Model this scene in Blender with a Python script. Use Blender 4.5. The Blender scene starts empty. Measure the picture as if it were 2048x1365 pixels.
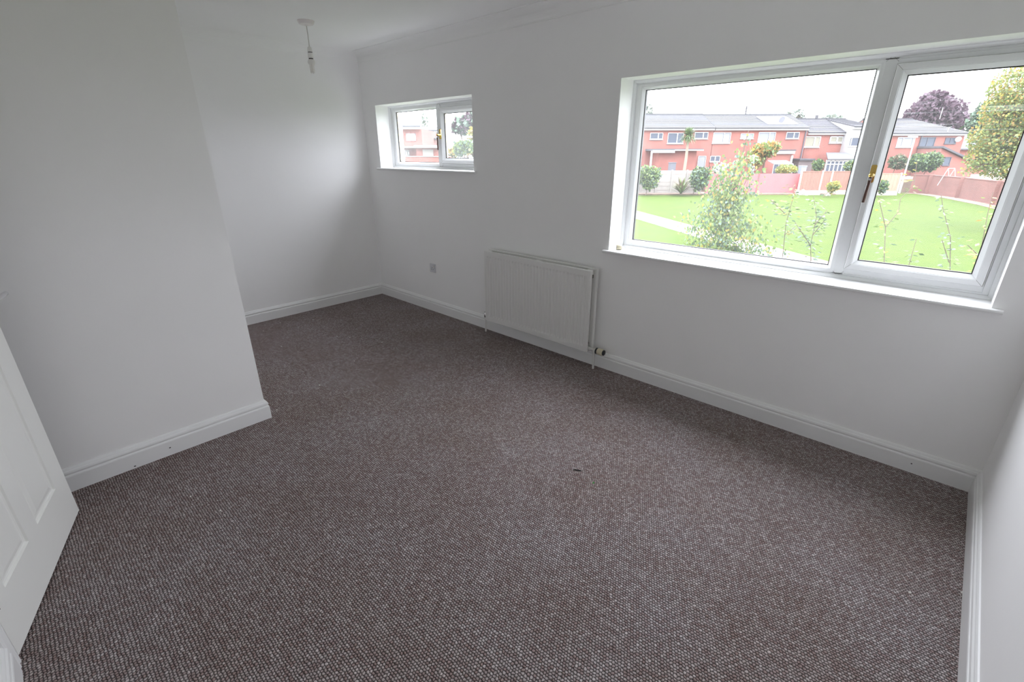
import bpy, math, random
from mathutils import Vector, Matrix
random.seed(7)
S = bpy.context.scene
COL = S.collection
PI = math.pi

# ---------------------------------------------------------------- camera
FPX, YAW, PITCH, ROLL = 945.26, -0.75157, 0.38084, -0.00167
CAM = Vector((4.6866, -2.8323, 1.5098))
Fw = Vector((math.cos(PITCH)*math.sin(YAW), math.cos(PITCH)*math.cos(YAW), -math.sin(PITCH)))
Rt = Vector((math.cos(YAW), -math.sin(YAW), 0)); Up = Rt.cross(Fw)
R2 = Rt*math.cos(ROLL)+Up*math.sin(ROLL); U2 = -Rt*math.sin(ROLL)+Up*math.cos(ROLL)
cd = bpy.data.cameras.new('camera'); cam = bpy.data.objects.new('camera', cd); COL.objects.link(cam)
cd.sensor_width = 36; cd.lens = FPX/2048*36; cd.clip_start = .02; cd.clip_end = 500
M = Matrix((R2, U2, -Fw)).transposed().to_4x4(); M.translation = CAM; cam.matrix_world = M
S.camera = cam

# ---------------------------------------------------------------- sky and exposure
SKY = 10.0
w = bpy.data.worlds.new('overcast_sky'); S.world = w; w.use_nodes = True
nt = w.node_tree; nt.nodes.clear()
out = nt.nodes.new('ShaderNodeOutputWorld'); bg = nt.nodes.new('ShaderNodeBackground')
tc = nt.nodes.new('ShaderNodeTexCoord'); sx = nt.nodes.new('ShaderNodeSeparateXYZ')
mr = nt.nodes.new('ShaderNodeMapRange')
mr.inputs['From Min'].default_value = 0; mr.inputs['From Max'].default_value = 1
mr.inputs['To Min'].default_value = .62; mr.inputs['To Max'].default_value = 1.8
mm = nt.nodes.new('ShaderNodeMath'); mm.operation = 'MULTIPLY'; mm.inputs[1].default_value = SKY
bg.inputs['Color'].default_value = (.94, .975, 1.06, 1)
nt.links.new(tc.outputs['Generated'], sx.inputs[0]); nt.links.new(sx.outputs['Z'], mr.inputs['Value'])
nt.links.new(mr.outputs[0], mm.inputs[0]); nt.links.new(mm.outputs[0], bg.inputs['Strength'])
nt.links.new(bg.outputs[0], out.inputs[0])
S.view_settings.view_transform = 'Standard'; S.view_settings.look = 'None'
S.view_settings.gamma = 1; S.view_settings.use_curve_mapping = False
S.view_settings.exposure = 0.0
S.cycles.max_bounces = 14; S.cycles.diffuse_bounces = 13; S.cycles.transparent_max_bounces = 16
S.cycles.caustics_reflective = False; S.cycles.caustics_refractive = False

def portal(name, loc, sx_, sz_):
    l = bpy.data.lights.new(name, 'AREA'); l.shape = 'RECTANGLE'; l.size = sx_; l.size_y = sz_
    l.cycles.is_portal = True
    o = bpy.data.objects.new(name, l); COL.objects.link(o); o.location = loc
    o.rotation_euler = (-PI/2, 0, 0)     # faces -Y, into the room
portal('daylight_portal', (3.91, .29, 1.40), 1.95, 1.08)
portal('daylight_portal', (.915, .29, 1.645), 1.42, .60)

# ---------------------------------------------------------------- pixel -> place helpers
FH = Vector((math.sin(YAW), math.cos(YAW), 0))
def ray(u, v): return (Fw+R2*((u-1024)/FPX)+U2*((682.5-v)/FPX))
def G(u, v, z=0.0):
    d = ray(u, v); s = (z-CAM.z)/d.z; p = CAM+d*s; return Vector((p.x, p.y, z))
def A(u, v, d):
    r = ray(u, v); s = d/r.dot(FH); return CAM+r*s
def RZ(u, v, d):
    p = A(u, v, d); return ((p-CAM).dot(Rt), p.z)
def E(r, d, z):
    p = CAM+Rt*r+FH*d; return Vector((p.x, p.y, z))

# ---------------------------------------------------------------- materials
def mat(name, col, rough=.6, metal=0, var=0, vscale=8, bump=0, bscale=60, spec=.5, col2=None, transl=0):
    m = bpy.data.materials.new(name); m.use_nodes = True; n = m.node_tree; b = n.nodes['Principled BSDF']
    b.inputs['Base Color'].default_value = (*col, 1); b.inputs['Roughness'].default_value = rough
    b.inputs['Metallic'].default_value = metal; b.inputs['Specular IOR Level'].default_value = spec
    t = n.nodes.new('ShaderNodeTexCoord')
    if var or col2:
        ns = n.nodes.new('ShaderNodeTexNoise'); ns.inputs['Scale'].default_value = vscale; ns.inputs['Detail'].default_value = 6
        n.links.new(t.outputs['Object'], ns.inputs['Vector'])
        rp = n.nodes.new('ShaderNodeValToRGB'); c2 = col2 or tuple(c*(1-var) for c in col)
        rp.color_ramp.elements[0].color = (*c2, 1); rp.color_ramp.elements[1].color = (*col, 1)
        rp.color_ramp.elements[0].position = .35; rp.color_ramp.elements[1].position = .65
        n.links.new(ns.outputs['Fac'], rp.inputs[0]); n.links.new(rp.outputs[0], b.inputs['Base Color'])
    if bump:
        nb = n.nodes.new('ShaderNodeTexNoise'); nb.inputs['Scale'].default_value = bscale; nb.inputs['Detail'].default_value = 4
        n.links.new(t.outputs['Object'], nb.inputs['Vector'])
        bp = n.nodes.new('ShaderNodeBump'); bp.inputs['Strength'].default_value = bump; bp.inputs['Distance'].default_value = .002
        n.links.new(nb.outputs['Fac'], bp.inputs['Height']); n.links.new(bp.outputs[0], b.inputs['Normal'])
    if transl:
        tr = n.nodes.new('ShaderNodeBsdfTranslucent'); tr.inputs[0].default_value = (*col, 1)
        mx = n.nodes.new('ShaderNodeMixShader'); mx.inputs[0].default_value = transl
        n.links.new(b.outputs[0], mx.inputs[1]); n.links.new(tr.outputs[0], mx.inputs[2])
        n.links.new(mx.outputs[0], n.nodes['Material Output'].inputs[0])
    return m

def glass_mat(name, film=.07, streaks=0):  # film: translucent veil mixed in to imitate flare washing out the view
    m = bpy.data.materials.new(name); m.use_nodes = True; n = m.node_tree; n.nodes.clear()
    o = n.nodes.new('ShaderNodeOutputMaterial'); tr = n.nodes.new('ShaderNodeBsdfTransparent')
    gl = n.nodes.new('ShaderNodeBsdfGlossy'); gl.inputs['Roughness'].default_value = .02
    lw = n.nodes.new('ShaderNodeLayerWeight'); lw.inputs['Blend'].default_value = .5
    pw = n.nodes.new('ShaderNodeMath'); pw.operation = 'POWER'; pw.inputs[1].default_value = 5; n.links.new(lw.outputs['Facing'], pw.inputs[0])
    fr = n.nodes.new('ShaderNodeMath'); fr.operation = 'MULTIPLY_ADD'; fr.inputs[1].default_value = .9; fr.inputs[2].default_value = .03; n.links.new(pw.outputs[0], fr.inputs[0])
    df = n.nodes.new('ShaderNodeBsdfTranslucent'); df.inputs[0].default_value = (.9, .92, .95, 1)
    m1 = n.nodes.new('ShaderNodeMixShader'); m2 = n.nodes.new('ShaderNodeMixShader')
    n.links.new(fr.outputs[0], m1.inputs[0]); n.links.new(tr.outputs[0], m1.inputs[1]); n.links.new(gl.outputs[0], m1.inputs[2])
    t = n.nodes.new('ShaderNodeTexCoord'); ns = n.nodes.new('ShaderNodeTexNoise'); ns.inputs['Scale'].default_value = 1.6
    n.links.new(t.outputs['Object'], ns.inputs['Vector'])
    r = n.nodes.new('ShaderNodeMapRange'); r.inputs['From Min'].default_value = .3; r.inputs['From Max'].default_value = .7
    r.inputs['To Min'].default_value = film*.5; r.inputs['To Max'].default_value = film*1.5
    n.links.new(ns.outputs['Fac'], r.inputs['Value']); last = r.outputs[0]
    if streaks:   # wiped smears left on the glass
        mp = n.nodes.new('ShaderNodeMapping'); mp.inputs['Rotation'].default_value = (0, math.radians(17), 0); mp.inputs['Scale'].default_value = (1.2, 1, 60)
        n2 = n.nodes.new('ShaderNodeTexNoise'); n2.inputs['Scale'].default_value = 2.6; n2.inputs['Detail'].default_value = 3
        n.links.new(t.outputs['Object'], mp.inputs[0]); n.links.new(mp.outputs[0], n2.inputs['Vector'])
        r2 = n.nodes.new('ShaderNodeMapRange'); r2.inputs['From Min'].default_value = .55; r2.inputs['From Max'].default_value = .75
        r2.inputs['To Min'].default_value = 0; r2.inputs['To Max'].default_value = .05
        n.links.new(n2.outputs['Fac'], r2.inputs['Value'])
        sp = n.nodes.new('ShaderNodeSeparateXYZ'); n.links.new(t.outputs['Object'], sp.inputs[0])
        r3 = n.nodes.new('ShaderNodeMapRange'); r3.inputs['From Min'].default_value = 1.52; r3.inputs['From Max'].default_value = 1.62
        n.links.new(sp.outputs['Z'], r3.inputs['Value'])
        mu = n.nodes.new('ShaderNodeMath'); mu.operation = 'MULTIPLY'; n.links.new(r2.outputs[0], mu.inputs[0]); n.links.new(r3.outputs[0], mu.inputs[1])
        ad = n.nodes.new('ShaderNodeMath'); ad.operation = 'ADD'; n.links.new(last, ad.inputs[0]); n.links.new(mu.outputs[0], ad.inputs[1]); last = ad.outputs[0]
    n.links.new(last, m2.inputs[0]); n.links.new(m1.outputs[0], m2.inputs[1]); n.links.new(df.outputs[0], m2.inputs[2])
    n.links.new(m2.outputs[0], o.inputs[0]); return m

def carpet_mat():
    m = bpy.data.materials.new('carpet_loops'); m.use_nodes = True; n = m.node_tree; b = n.nodes['Principled BSDF']
    N = n.nodes.new; L = n.links.new
    b.inputs['Roughness'].default_value = .95; b.inputs['Specular IOR Level'].default_value = .1
    t = N('ShaderNodeTexCoord')
    dn = N('ShaderNodeTexNoise'); dn.inputs['Scale'].default_value = 55; dn.inputs['Detail'].default_value = 2
    L(t.outputs['Object'], dn.inputs['Vector'])
    dv = N('ShaderNodeVectorMath'); dv.operation = 'MULTIPLY_ADD'; dv.inputs[1].default_value = (.011,)*3
    L(dn.outputs['Color'], dv.inputs[0]); L(t.outputs['Object'], dv.inputs[2])
    s0 = N('ShaderNodeVectorMath'); s0.operation = 'MULTIPLY'; s0.inputs[1].default_value = (1/.0108, 1/.0096, 1)
    L(dv.outputs[0], s0.inputs[0])
    # every other row of loops is shifted by half a loop
    sp = N('ShaderNodeSeparateXYZ'); L(s0.outputs[0], sp.inputs[0])
    ff = N('ShaderNodeMath'); ff.operation = 'FLOOR'; L(sp.outputs['Y'], ff.inputs[0])
    md = N('ShaderNodeMath'); md.operation = 'PINGPONG'; md.inputs[1].default_value = 1; L(ff.outputs[0], md.inputs[0])
    ma = N('ShaderNodeMath'); ma.operation = 'MULTIPLY_ADD'; ma.inputs[1].default_value = .5; L(md.outputs[0], ma.inputs[0]); L(sp.outputs['X'], ma.inputs[2])
    sc = N('ShaderNodeCombineXYZ'); L(ma.outputs[0], sc.inputs[0]); L(sp.outputs['Y'], sc.inputs[1])
    fl = N('ShaderNodeVectorMath'); fl.operation = 'FLOOR'; L(sc.outputs[0], fl.inputs[0])
    fr = N('ShaderNodeVectorMath'); fr.operation = 'FRACTION'; L(sc.outputs[0], fr.inputs[0])
    sb = N('ShaderNodeVectorMath'); sb.operation = 'SUBTRACT'; sb.inputs[1].default_value = (.5, .5, 0); L(fr.outputs[0], sb.inputs[0])
    zx = N('ShaderNodeVectorMath'); zx.operation = 'MULTIPLY'; zx.inputs[1].default_value = (1, 1, 0); L(sb.outputs[0], zx.inputs[0])
    ln = N('ShaderNodeVectorMath'); ln.operation = 'LENGTH'; L(zx.outputs[0], ln.inputs[0])
    hg = N('ShaderNodeMapRange'); hg.interpolation_type = 'SMOOTHSTEP'
    hg.inputs['From Min'].default_value = .66; hg.inputs['From Max'].default_value = .18; L(ln.outputs['Value'], hg.inputs['Value'])
    fz = N('ShaderNodeVectorMath'); fz.operation = 'MULTIPLY'; fz.inputs[1].default_value = (1, 1, 0); L(fl.outputs[0], fz.inputs[0])
    wn = N('ShaderNodeTexWhiteNoise'); L(fz.outputs[0], wn.inputs['Vector'])
    rp = N('ShaderNodeValToRGB'); e = rp.color_ramp.elements
    e[0].position = 0; e[0].color = (.245, .19, .185, 1); e[1].position = 1; e[1].color = (.43, .40, .405, 1)
    for p, c in ((.3, (.27, .225, .225, 1)), (.6, (.32, .29, .29, 1)), (.85, (.36, .325, .325, 1))):
        x = rp.color_ramp.elements.new(p); x.color = c
    L(wn.outputs['Value'], rp.inputs[0])
    # yarn strands
    yn = N('ShaderNodeTexNoise'); yn.inputs['Scale'].default_value = 420; yn.inputs['Detail'].default_value = 2; L(t.outputs['Object'], yn.inputs['Vector'])
    yr = N('ShaderNodeMapRange'); yr.inputs['From Min'].default_value = .3; yr.inputs['From Max'].default_value = .7
    yr.inputs['To Min'].default_value = .55; yr.inputs['To Max'].default_value = 1.45; L(yn.outputs['Fac'], yr.inputs['Value'])
    # dark backing between the loops, and highlights painted onto the loop tips
    gp = N('ShaderNodeMapRange'); gp.inputs['To Min'].default_value = .11; gp.inputs['To Max'].default_value = 1.08; L(hg.outputs[0], gp.inputs['Value'])
    mu = N('ShaderNodeMath'); mu.operation = 'MULTIPLY'; L(yr.outputs[0], mu.inputs[0]); L(gp.outputs[0], mu.inputs[1])
    # dusty and brown patches
    bn = N('ShaderNodeTexNoise'); bn.inputs['Scale'].default_value = 2.3; bn.inputs['Detail'].default_value = 5; bn.inputs['Roughness'].default_value = .6; L(t.outputs['Object'], bn.inputs['Vector'])
    br = N('ShaderNodeValToRGB'); e = br.color_ramp.elements; e[0].position = .36; e[0].color = (1.16, 1.08, 1.03, 1); e[1].position = .68; e[1].color = (1.31, 1.29, 1.29, 1)
    L(bn.outputs['Fac'], br.inputs[0])
    v1 = N('ShaderNodeVectorMath'); v1.operation = 'MULTIPLY'; L(rp.outputs[0], v1.inputs[0]); L(br.outputs[0], v1.inputs[1])
    v2 = N('ShaderNodeVectorMath'); v2.operation = 'SCALE'; L(v1.outputs[0], v2.inputs[0]); L(mu.outputs[0], v2.inputs['Scale'])
    L(v2.outputs[0], b.inputs['Base Color'])
    bp = N('ShaderNodeBump'); bp.inputs['Strength'].default_value = .8; bp.inputs['Distance'].default_value = .004
    L(hg.outputs[0], bp.inputs['Height']); L(bp.outputs[0], b.inputs['Normal'])
    return m

def brick_mat(name, c1, c2, mortar, sc=1.0):
    m = bpy.data.materials.new(name); m.use_nodes = True; n = m.node_tree; b = n.nodes['Principled BSDF']; b.inputs['Roughness'].default_value = .9
    t = n.nodes.new('ShaderNodeTexCoord'); mp = n.nodes.new('ShaderNodeMapping'); mp.inputs['Rotation'].default_value = (PI/2, 0, 0)
    # bricks run along the facade: x' = distance along the wall, y' = height
    sp = n.nodes.new('ShaderNodeSeparateXYZ'); cb = n.nodes.new('ShaderNodeCombineXYZ'); dt = n.nodes.new('ShaderNodeVectorMath'); dt.operation = 'DOT_PRODUCT'
    dt.inputs[1].default_value = (Rt.x, Rt.y, 0)
    n.links.new(t.outputs['Object'], sp.inputs[0]); n.links.new(t.outputs['Object'], dt.inputs[0])
    n.links.new(dt.outputs['Value'], cb.inputs[0]); n.links.new(sp.outputs['Z'], cb.inputs[1])
    bt = n.nodes.new('ShaderNodeTexBrick'); bt.inputs['Scale'].default_value = 1/sc
    bt.inputs['Color1'].default_value = (*c1, 1); bt.inputs['Color2'].default_value = (*c2, 1); bt.inputs['Mortar'].default_value = (*mortar, 1)
    bt.inputs['Brick Width'].default_value = .225; bt.inputs['Row Height'].default_value = .075; bt.inputs['Mortar Size'].default_value = .008
    n.links.new(cb.outputs[0], bt.inputs['Vector'])
    ns = n.nodes.new('ShaderNodeTexNoise'); ns.inputs['Scale'].default_value = .8; ns.inputs['Detail'].default_value = 5
    n.links.new(t.outputs['Object'], ns.inputs['Vector'])
    mx = n.nodes.new('ShaderNodeMix'); mx.data_type = 'RGBA'; mx.blend_type = 'MULTIPLY'; mx.inputs[0].default_value = .5
    n.links.new(bt.outputs[0], mx.inputs[6]); n.links.new(ns.outputs['Fac'], mx.inputs[7]); n.links.new(mx.outputs[2], b.inputs['Base Color'])
    return m

PAINT = mat('wall_paint', (.935, .93, .93), .85, var=.012, vscale=3, bump=.10, bscale=90, spec=.2)
PAINT2 = mat('wall_paint_greyer', (.90, .892, .888), .85, var=.012, vscale=3, bump=.10, bscale=90, spec=.2)  # slightly greyer copy of the wall paint, so the projecting corner stands out
CEILP = mat('ceiling_paint', (.93, .93, .925), .9, bump=.08, bscale=70, spec=.2)
GLOSS = mat('gloss_paint', (.86, .86, .86), .32, var=.015, vscale=5)
DOORW = mat('door_paint', (.86, .86, .83), .38, bump=.05, bscale=40)
UPVC = mat('white_upvc', (.85, .86, .87), .25)
GASK = mat('black_gasket', (.025, .022, .022), .6)
JOINT = mat('mitre_and_gap_line', (.35, .34, .33), .7)
GOLD = mat('brass', (.72, .50, .16), .22, metal=1)
SPACER = mat('gold_spacer', (.85, .72, .42), .35, metal=.6)
SPACERD = mat('grey_spacer', (.12, .12, .12), .4, metal=.4)
LEVER = mat('brown_lever', (.10, .045, .035), .35)
CHROME = mat('chrome', (.78, .78, .8), .15, metal=1)
GLASS = glass_mat('window_glass', .014)
GLASS2 = glass_mat('hazed_window_glass', .028)  # heavier veil added to imitate the pale haze over this view
GLASSR = glass_mat('smeared_glass', .013, 1)
RADP = mat('radiator_enamel', (.78, .775, .76), .35)
RADDK = mat('radiator_inside', (.22, .21, .2), .7)
PIPE = mat('painted_pipe', (.74, .73, .71), .4)
CREAM = mat('cream_plastic', (.62, .57, .42), .45)
BLACKP = mat('dark_plastic', (.03, .032, .035), .45)
SOCK = mat('grey_socket', (.70, .70, .73), .4)
ROSE = mat('rose_plastic', (.80, .76, .75), .45)
CORD = mat('cord', (.62, .60, .56), .6)
LAMPW = mat('lamp_white', (.78, .77, .74), .45)
BULBG = mat('bulb_glass', (.88, .86, .83), .12)
CARPET = carpet_mat()
CRUMB = mat('crumb', (.85, .84, .8), .8)
LINT = mat('lint', (.02, .02, .02), .9)
GREENC = mat('green_crumb', (.08, .32, .08), .8)

_mat, _brick = mat, brick_mat
OF = .42      # outdoor albedos
def _sc(c): return tuple(x*OF for x in c)
def mat(name, col, *a, **k):
    if k.get('col2'): k['col2'] = _sc(k['col2'])
    return _mat(name, _sc(col), *a, **k)
def brick_mat(name, c1, c2, mo, sc=1.0): return _brick(name, _sc(c1), _sc(c2), _sc(mo), sc)
LAWN = mat('lawn_grass', (.092, .140, .016), .95, col2=(.074, .122, .014), vscale=1.3, spec=.1)
SOIL = mat('soil', (.33, .23, .17), .95, var=.3, vscale=2)
CONC = mat('path_concrete', (.52, .49, .45), .9, var=.1, vscale=2)
BRICK = brick_mat('house_brick', (.66, .20, .15), (.58, .17, .13), (.55, .30, .25))
BRICK2 = brick_mat('garden_brick', (.46, .19, .155), (.38, .16, .13), (.36, .2, .17))
BRICKG = brick_mat('grey_brick', (.30, .22, .22), (.26, .2, .2), (.3, .25, .24))
def roof_mat():
    m = mat('roof_tile', (.105, .10, .115), .85, var=.2, vscale=2)
    return m
ROOF = roof_mat()
ROOFL = mat('roof_tile_paler', (.14, .14, .155), .85, var=.15, vscale=2)  # lighter copy of the roof tile grey
WHITE = mat('white_trim', (.78, .78, .78), .5)
CLAD = mat('white_cladding', (.72, .70, .70), .5)
WGLASS = mat('house_glass', (.13, .15, .20), .3, spec=.2)
WBLIND = mat('window_blind', (.36, .38, .42), .6)
WCURT = mat('window_curtain', (.42, .40, .30), .8)
DARKFR = mat('dark_window_frame', (.10, .10, .13), .5)
PANEL = mat('solar_glass_sky_sheen', (.75, .77, .80), .35, spec=1)  # white base colour stands in for sky reflected off the panels
REDF = mat('red_painted_board', (.80, .21, .22), .7, var=.08, vscale=1.5)
REDFD = mat('red_board_joint', (.45, .12, .14), .8)
FENCEW = mat('fence_timber', (.46, .235, .175), .85, var=.15, vscale=4)
FENCET = mat('fence_timber_new', (.58, .40, .28), .85, var=.12, vscale=4)
POSTC = mat('concrete_post', (.85, .74, .62), .85)
GREYB = mat('concrete_board', (.50, .46, .42), .9, var=.12, vscale=3)
BARK = mat('bark', (.20, .14, .10), .9)
BIRCH = mat('birch_bark', (.42, .38, .33), .85)
TRUNKP = mat('palm_trunk', (.45, .36, .27), .9)
LY = mat('leaf_yellow', (.55, .47, .09), .7, transl=.4)
LO = mat('leaf_orange', (.60, .36, .10), .7, transl=.35)
LG = mat('leaf_green', (.20, .31, .075), .6, transl=.35)
LG2 = mat('leaf_light_green', (.33, .43, .13), .6, transl=.35)
LB = mat('leaf_blue_green', (.18, .28, .19), .5, transl=.3)
LD = mat('leaf_dark', (.085, .15, .06), .7, transl=.2)
LDP = mat('leaf_purple', (.17, .10, .14), .7, transl=.25)
LPG = mat('palm_leaf', (.23, .31, .17), .6, transl=.2)
LBR = mat('leaf_bronze', (.22, .17, .09), .7, transl=.2)
LHZ = mat('leaf_hazed_pale', (.52, .60, .52), .8)  # distance haze put into the leaf colour as pallor
WFLECK = mat('white_flecks', (.85, .85, .83), .8)  # plain white leaf pieces, mixed among green ones
BIN = mat('bin_plastic', (.50, .58, .72), .5)
GREYBOX = mat('grey_box', (.20, .21, .25), .6)
POLE = mat('lamp_steel', (.62, .66, .68), .45)
STONE = mat('pale_stone', (.66, .63, .58), .85)

# ---------------------------------------------------------------- mesh builder
class MB:
    def __init__(s): s.v = []; s.f = []; s.m = []
    def add(s, vs, fs, mi=0):
        b = len(s.v); s.v += [tuple(p) for p in vs]
        for f in fs: s.f.append(tuple(b+i for i in f)); s.m.append(mi)
    def box(s, x0, x1, y0, y1, z0, z1, mi=0):
        s.add([(x0,y0,z0),(x1,y0,z0),(x1,y1,z0),(x0,y1,z0),(x0,y0,z1),(x1,y0,z1),(x1,y1,z1),(x0,y1,z1)],
              [(0,3,2,1),(4,5,6,7),(0,1,5,4),(1,2,6,5),(2,3,7,6),(3,0,4,7)], mi)
    def ebox(s, r0, r1, d0, d1, z0, z1, mi=0):   # box in the facade frame (r right, d away, z up)
        s.add([E(r0,d0,z0),E(r1,d0,z0),E(r1,d1,z0),E(r0,d1,z0),E(r0,d0,z1),E(r1,d0,z1),E(r1,d1,z1),E(r0,d1,z1)],
              [(0,3,2,1),(4,5,6,7),(0,1,5,4),(1,2,6,5),(2,3,7,6),(3,0,4,7)], mi)
    def obox(s, o, ax, ay, az, mi=0):            # oriented box, half axes
        o, ax, ay, az = map(Vector, (o, ax, ay, az)); vs = []
        for k in (-1, 1):
            for i, j in ((-1,-1),(1,-1),(1,1),(-1,1)): vs.append(o+ax*i+ay*j+az*k)
        s.add(vs, [(0,3,2,1),(4,5,6,7),(0,1,5,4),(1,2,6,5),(2,3,7,6),(3,0,4,7)], mi)
    def prism(s, poly, off, mi=0):               # poly: list of 3D points, off: extrusion vector
        n = len(poly); off = Vector(off); a = [Vector(p) for p in poly]; b = [p+off for p in a]
        s.add(a+b, [tuple(range(n))[::-1], tuple(range(n, 2*n))]+[(i, (i+1) % n, (i+1) % n+n, i+n) for i in range(n)], mi)
    def tube(s, pts, rad, n=12, mi=0, cap=True):
        pts = [Vector(p) for p in pts]; rs = rad if isinstance(rad, (list, tuple)) else [rad]*len(pts)
        rings = []; prev = None
        for i, p in enumerate(pts):
            t = (pts[min(i+1, len(pts)-1)]-pts[max(i-1, 0)]).normalized()
            a = prev if prev is not None else (Vector((0,0,1)) if abs(t.z) < .9 else Vector((1,0,0)))
            a = (a-t*a.dot(t)).normalized(); prev = a; b = t.cross(a)
            rings.append([p+(a*math.cos(2*PI*k/n)+b*math.sin(2*PI*k/n))*rs[i] for k in range(n)])
        vs = [q for r in rings for q in r]; fs = []
        for i in range(len(rings)-1):
            for k in range(n): fs.append((i*n+k, i*n+(k+1) % n, (i+1)*n+(k+1) % n, (i+1)*n+k))
        if cap: fs.append(tuple(range(n))[::-1]); fs.append(tuple((len(rings)-1)*n+k for k in range(n)))
        s.add(vs, fs, mi)
    def lathe(s, prof, c, axis=(0,0,1), n=20, mi=0):   # prof: (radius, along-axis)
        ax = Vector(axis).normalized(); a = Vector((1,0,0)) if abs(ax.x) < .9 else Vector((0,1,0)); a = (a-ax*a.dot(ax)).normalized(); b = ax.cross(a)
        c = Vector(c); vs = []; fs = []
        for r, h in prof:
            for k in range(n): vs.append(c+ax*h+(a*math.cos(2*PI*k/n)+b*math.sin(2*PI*k/n))*max(r, 1e-5))
        for i in range(len(prof)-1):
            for k in range(n): fs.append((i*n+k, i*n+(k+1) % n, (i+1)*n+(k+1) % n, (i+1)*n+k))
        fs.append(tuple(range(n))[::-1]); fs.append(tuple((len(prof)-1)*n+k for k in range(n)))
        s.add(vs, fs, mi)
    def ring(s, x0, x1, z0, z1, prof, mi=0):     # mitred frame in the XZ plane; prof: closed loop of (inset, y)
        n = len(prof); vs = []
        for i, y in prof: vs += [(x0+i,y,z0+i),(x1-i,y,z0+i),(x1-i,y,z1-i),(x0+i,y,z1-i)]
        fs = []
        for a in range(n):
            b = (a+1) % n
            for k in range(4): fs.append((a*4+k, a*4+(k+1) % 4, b*4+(k+1) % 4, b*4+k))
        s.add(vs, fs, mi)
    def build(s, name, mats, parent=None, smooth=False, **props):
        me = bpy.data.meshes.new(name); me.from_pydata(s.v, [], s.f)
        for m in (mats if isinstance(mats, (list, tuple)) else [mats]): me.materials.append(m)
        me.polygons.foreach_set('material_index', s.m)
        if smooth:
            me.polygons.foreach_set('use_smooth', [True]*len(me.polygons))
            try: me.set_sharp_from_angle(angle=math.radians(40))
            except Exception: pass
        me.update(); o = bpy.data.objects.new(name, me); COL.objects.link(o)
        if parent is not None:
            o.parent = parent
            o.matrix_parent_inverse = parent.matrix_basis.inverted()
        for k, v in props.items(): o[k] = v
        return o
def fixn(o):   # consistent outward normals
    import bmesh
    bm = bmesh.new(); bm.from_mesh(o.data); bmesh.ops.recalc_face_normals(bm, faces=bm.faces); bm.to_mesh(o.data); bm.free(); return o
def thing(name, label, cat, loc, group=None, kind=None):
    o = bpy.data.objects.new(name, None); o.empty_display_size = .1; COL.objects.link(o); o.location = loc
    o['label'] = label; o['category'] = cat
    if group: o['group'] = group
    if kind: o['kind'] = kind
    return o
def tag(o, label, cat=None, group=None, kind=None):
    o['label'] = label
    if cat: o['category'] = cat
    if group: o['group'] = group
    if kind: o['kind'] = kind
    return o
def struct(name, mb, m, label, cat, parent=None, smooth=False):
    o = fixn(mb.build(name, m, parent, smooth)); o['kind'] = 'structure'
    if label: o['label'] = label
    if cat: o['category'] = cat
    return o

# ================================================================ ROOM SHELL
W = 5.048; H = 2.4; SY = -3.175; BX = 1.8754; BY = -2.017; T = .30
b = MB(); b.box(-.1, W+.1, -4.6, .0, -.2, 0); struct('floor', b, CARPET, 'grey-brown looped pile carpet covering the whole floor', 'carpet')
b = MB(); b.box(-.1, W+.1, -4.6, .3, H, H+.2); struct('ceiling', b, CEILP, 'plain white painted ceiling', 'ceiling')
x0, x1, z0, z1 = .2205, 1.6098, 1.3425, 1.931      # small opening
X0, X1, Z0, Z1 = 2.952, 4.870, .862, 1.925         # large opening
b = MB()
b.box(-.1, x0, 0, T, -.3, H); b.box(x0, x1, 0, T, -.3, z0); b.box(x0, x1, 0, T, z1, H)
b.box(x1, X0, 0, T, -.3, H); b.box(X0, X1, 0, T, -.3, Z0); b.box(X0, X1, 0, T, Z1, H); b.box(X1, W+.1, 0, T, -.3, H)
struct('wall_back', b, PAINT, 'white outside wall with the two windows and the radiator', 'wall')
b = MB(); b.box(-.1, 0, SY, 0, 0, H); struct('wall_left', b, PAINT, 'white end wall of the alcove beyond the ceiling light', 'wall')
b = MB(); b.box(W, W+.1, -4.6, 0, 0, H); struct('wall_right', b, PAINT, 'white wall at the right edge of the room', 'wall')
b = MB(); b.box(0, BX, SY-.1, BY, 0, H); struct('wall_inner', b, PAINT2, 'white projecting wall block at left with an outer corner', 'wall')
b = MB(); DX0, DX1, DZ = 2.045, 2.832, 2.02
b.box(BX, DX0, SY-.1, SY, 0, H); b.box(DX1, W, SY-.1, SY, 0, H); b.box(DX0, DX1, SY-.1, SY, DZ, H)
struct('wall_front', b, PAINT, 'white wall holding the open door', 'wall')
b = MB(); b.box(1.6, 1.7, -4.6, SY-.1, 0, H); b.box(3.4, 3.5, -4.6, SY-.1, 0, H); b.box(1.6, 3.5, -4.7, -4.6, 0, H)
struct('wall_landing', b, PAINT, 'white landing walls behind the door', 'wall')

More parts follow.
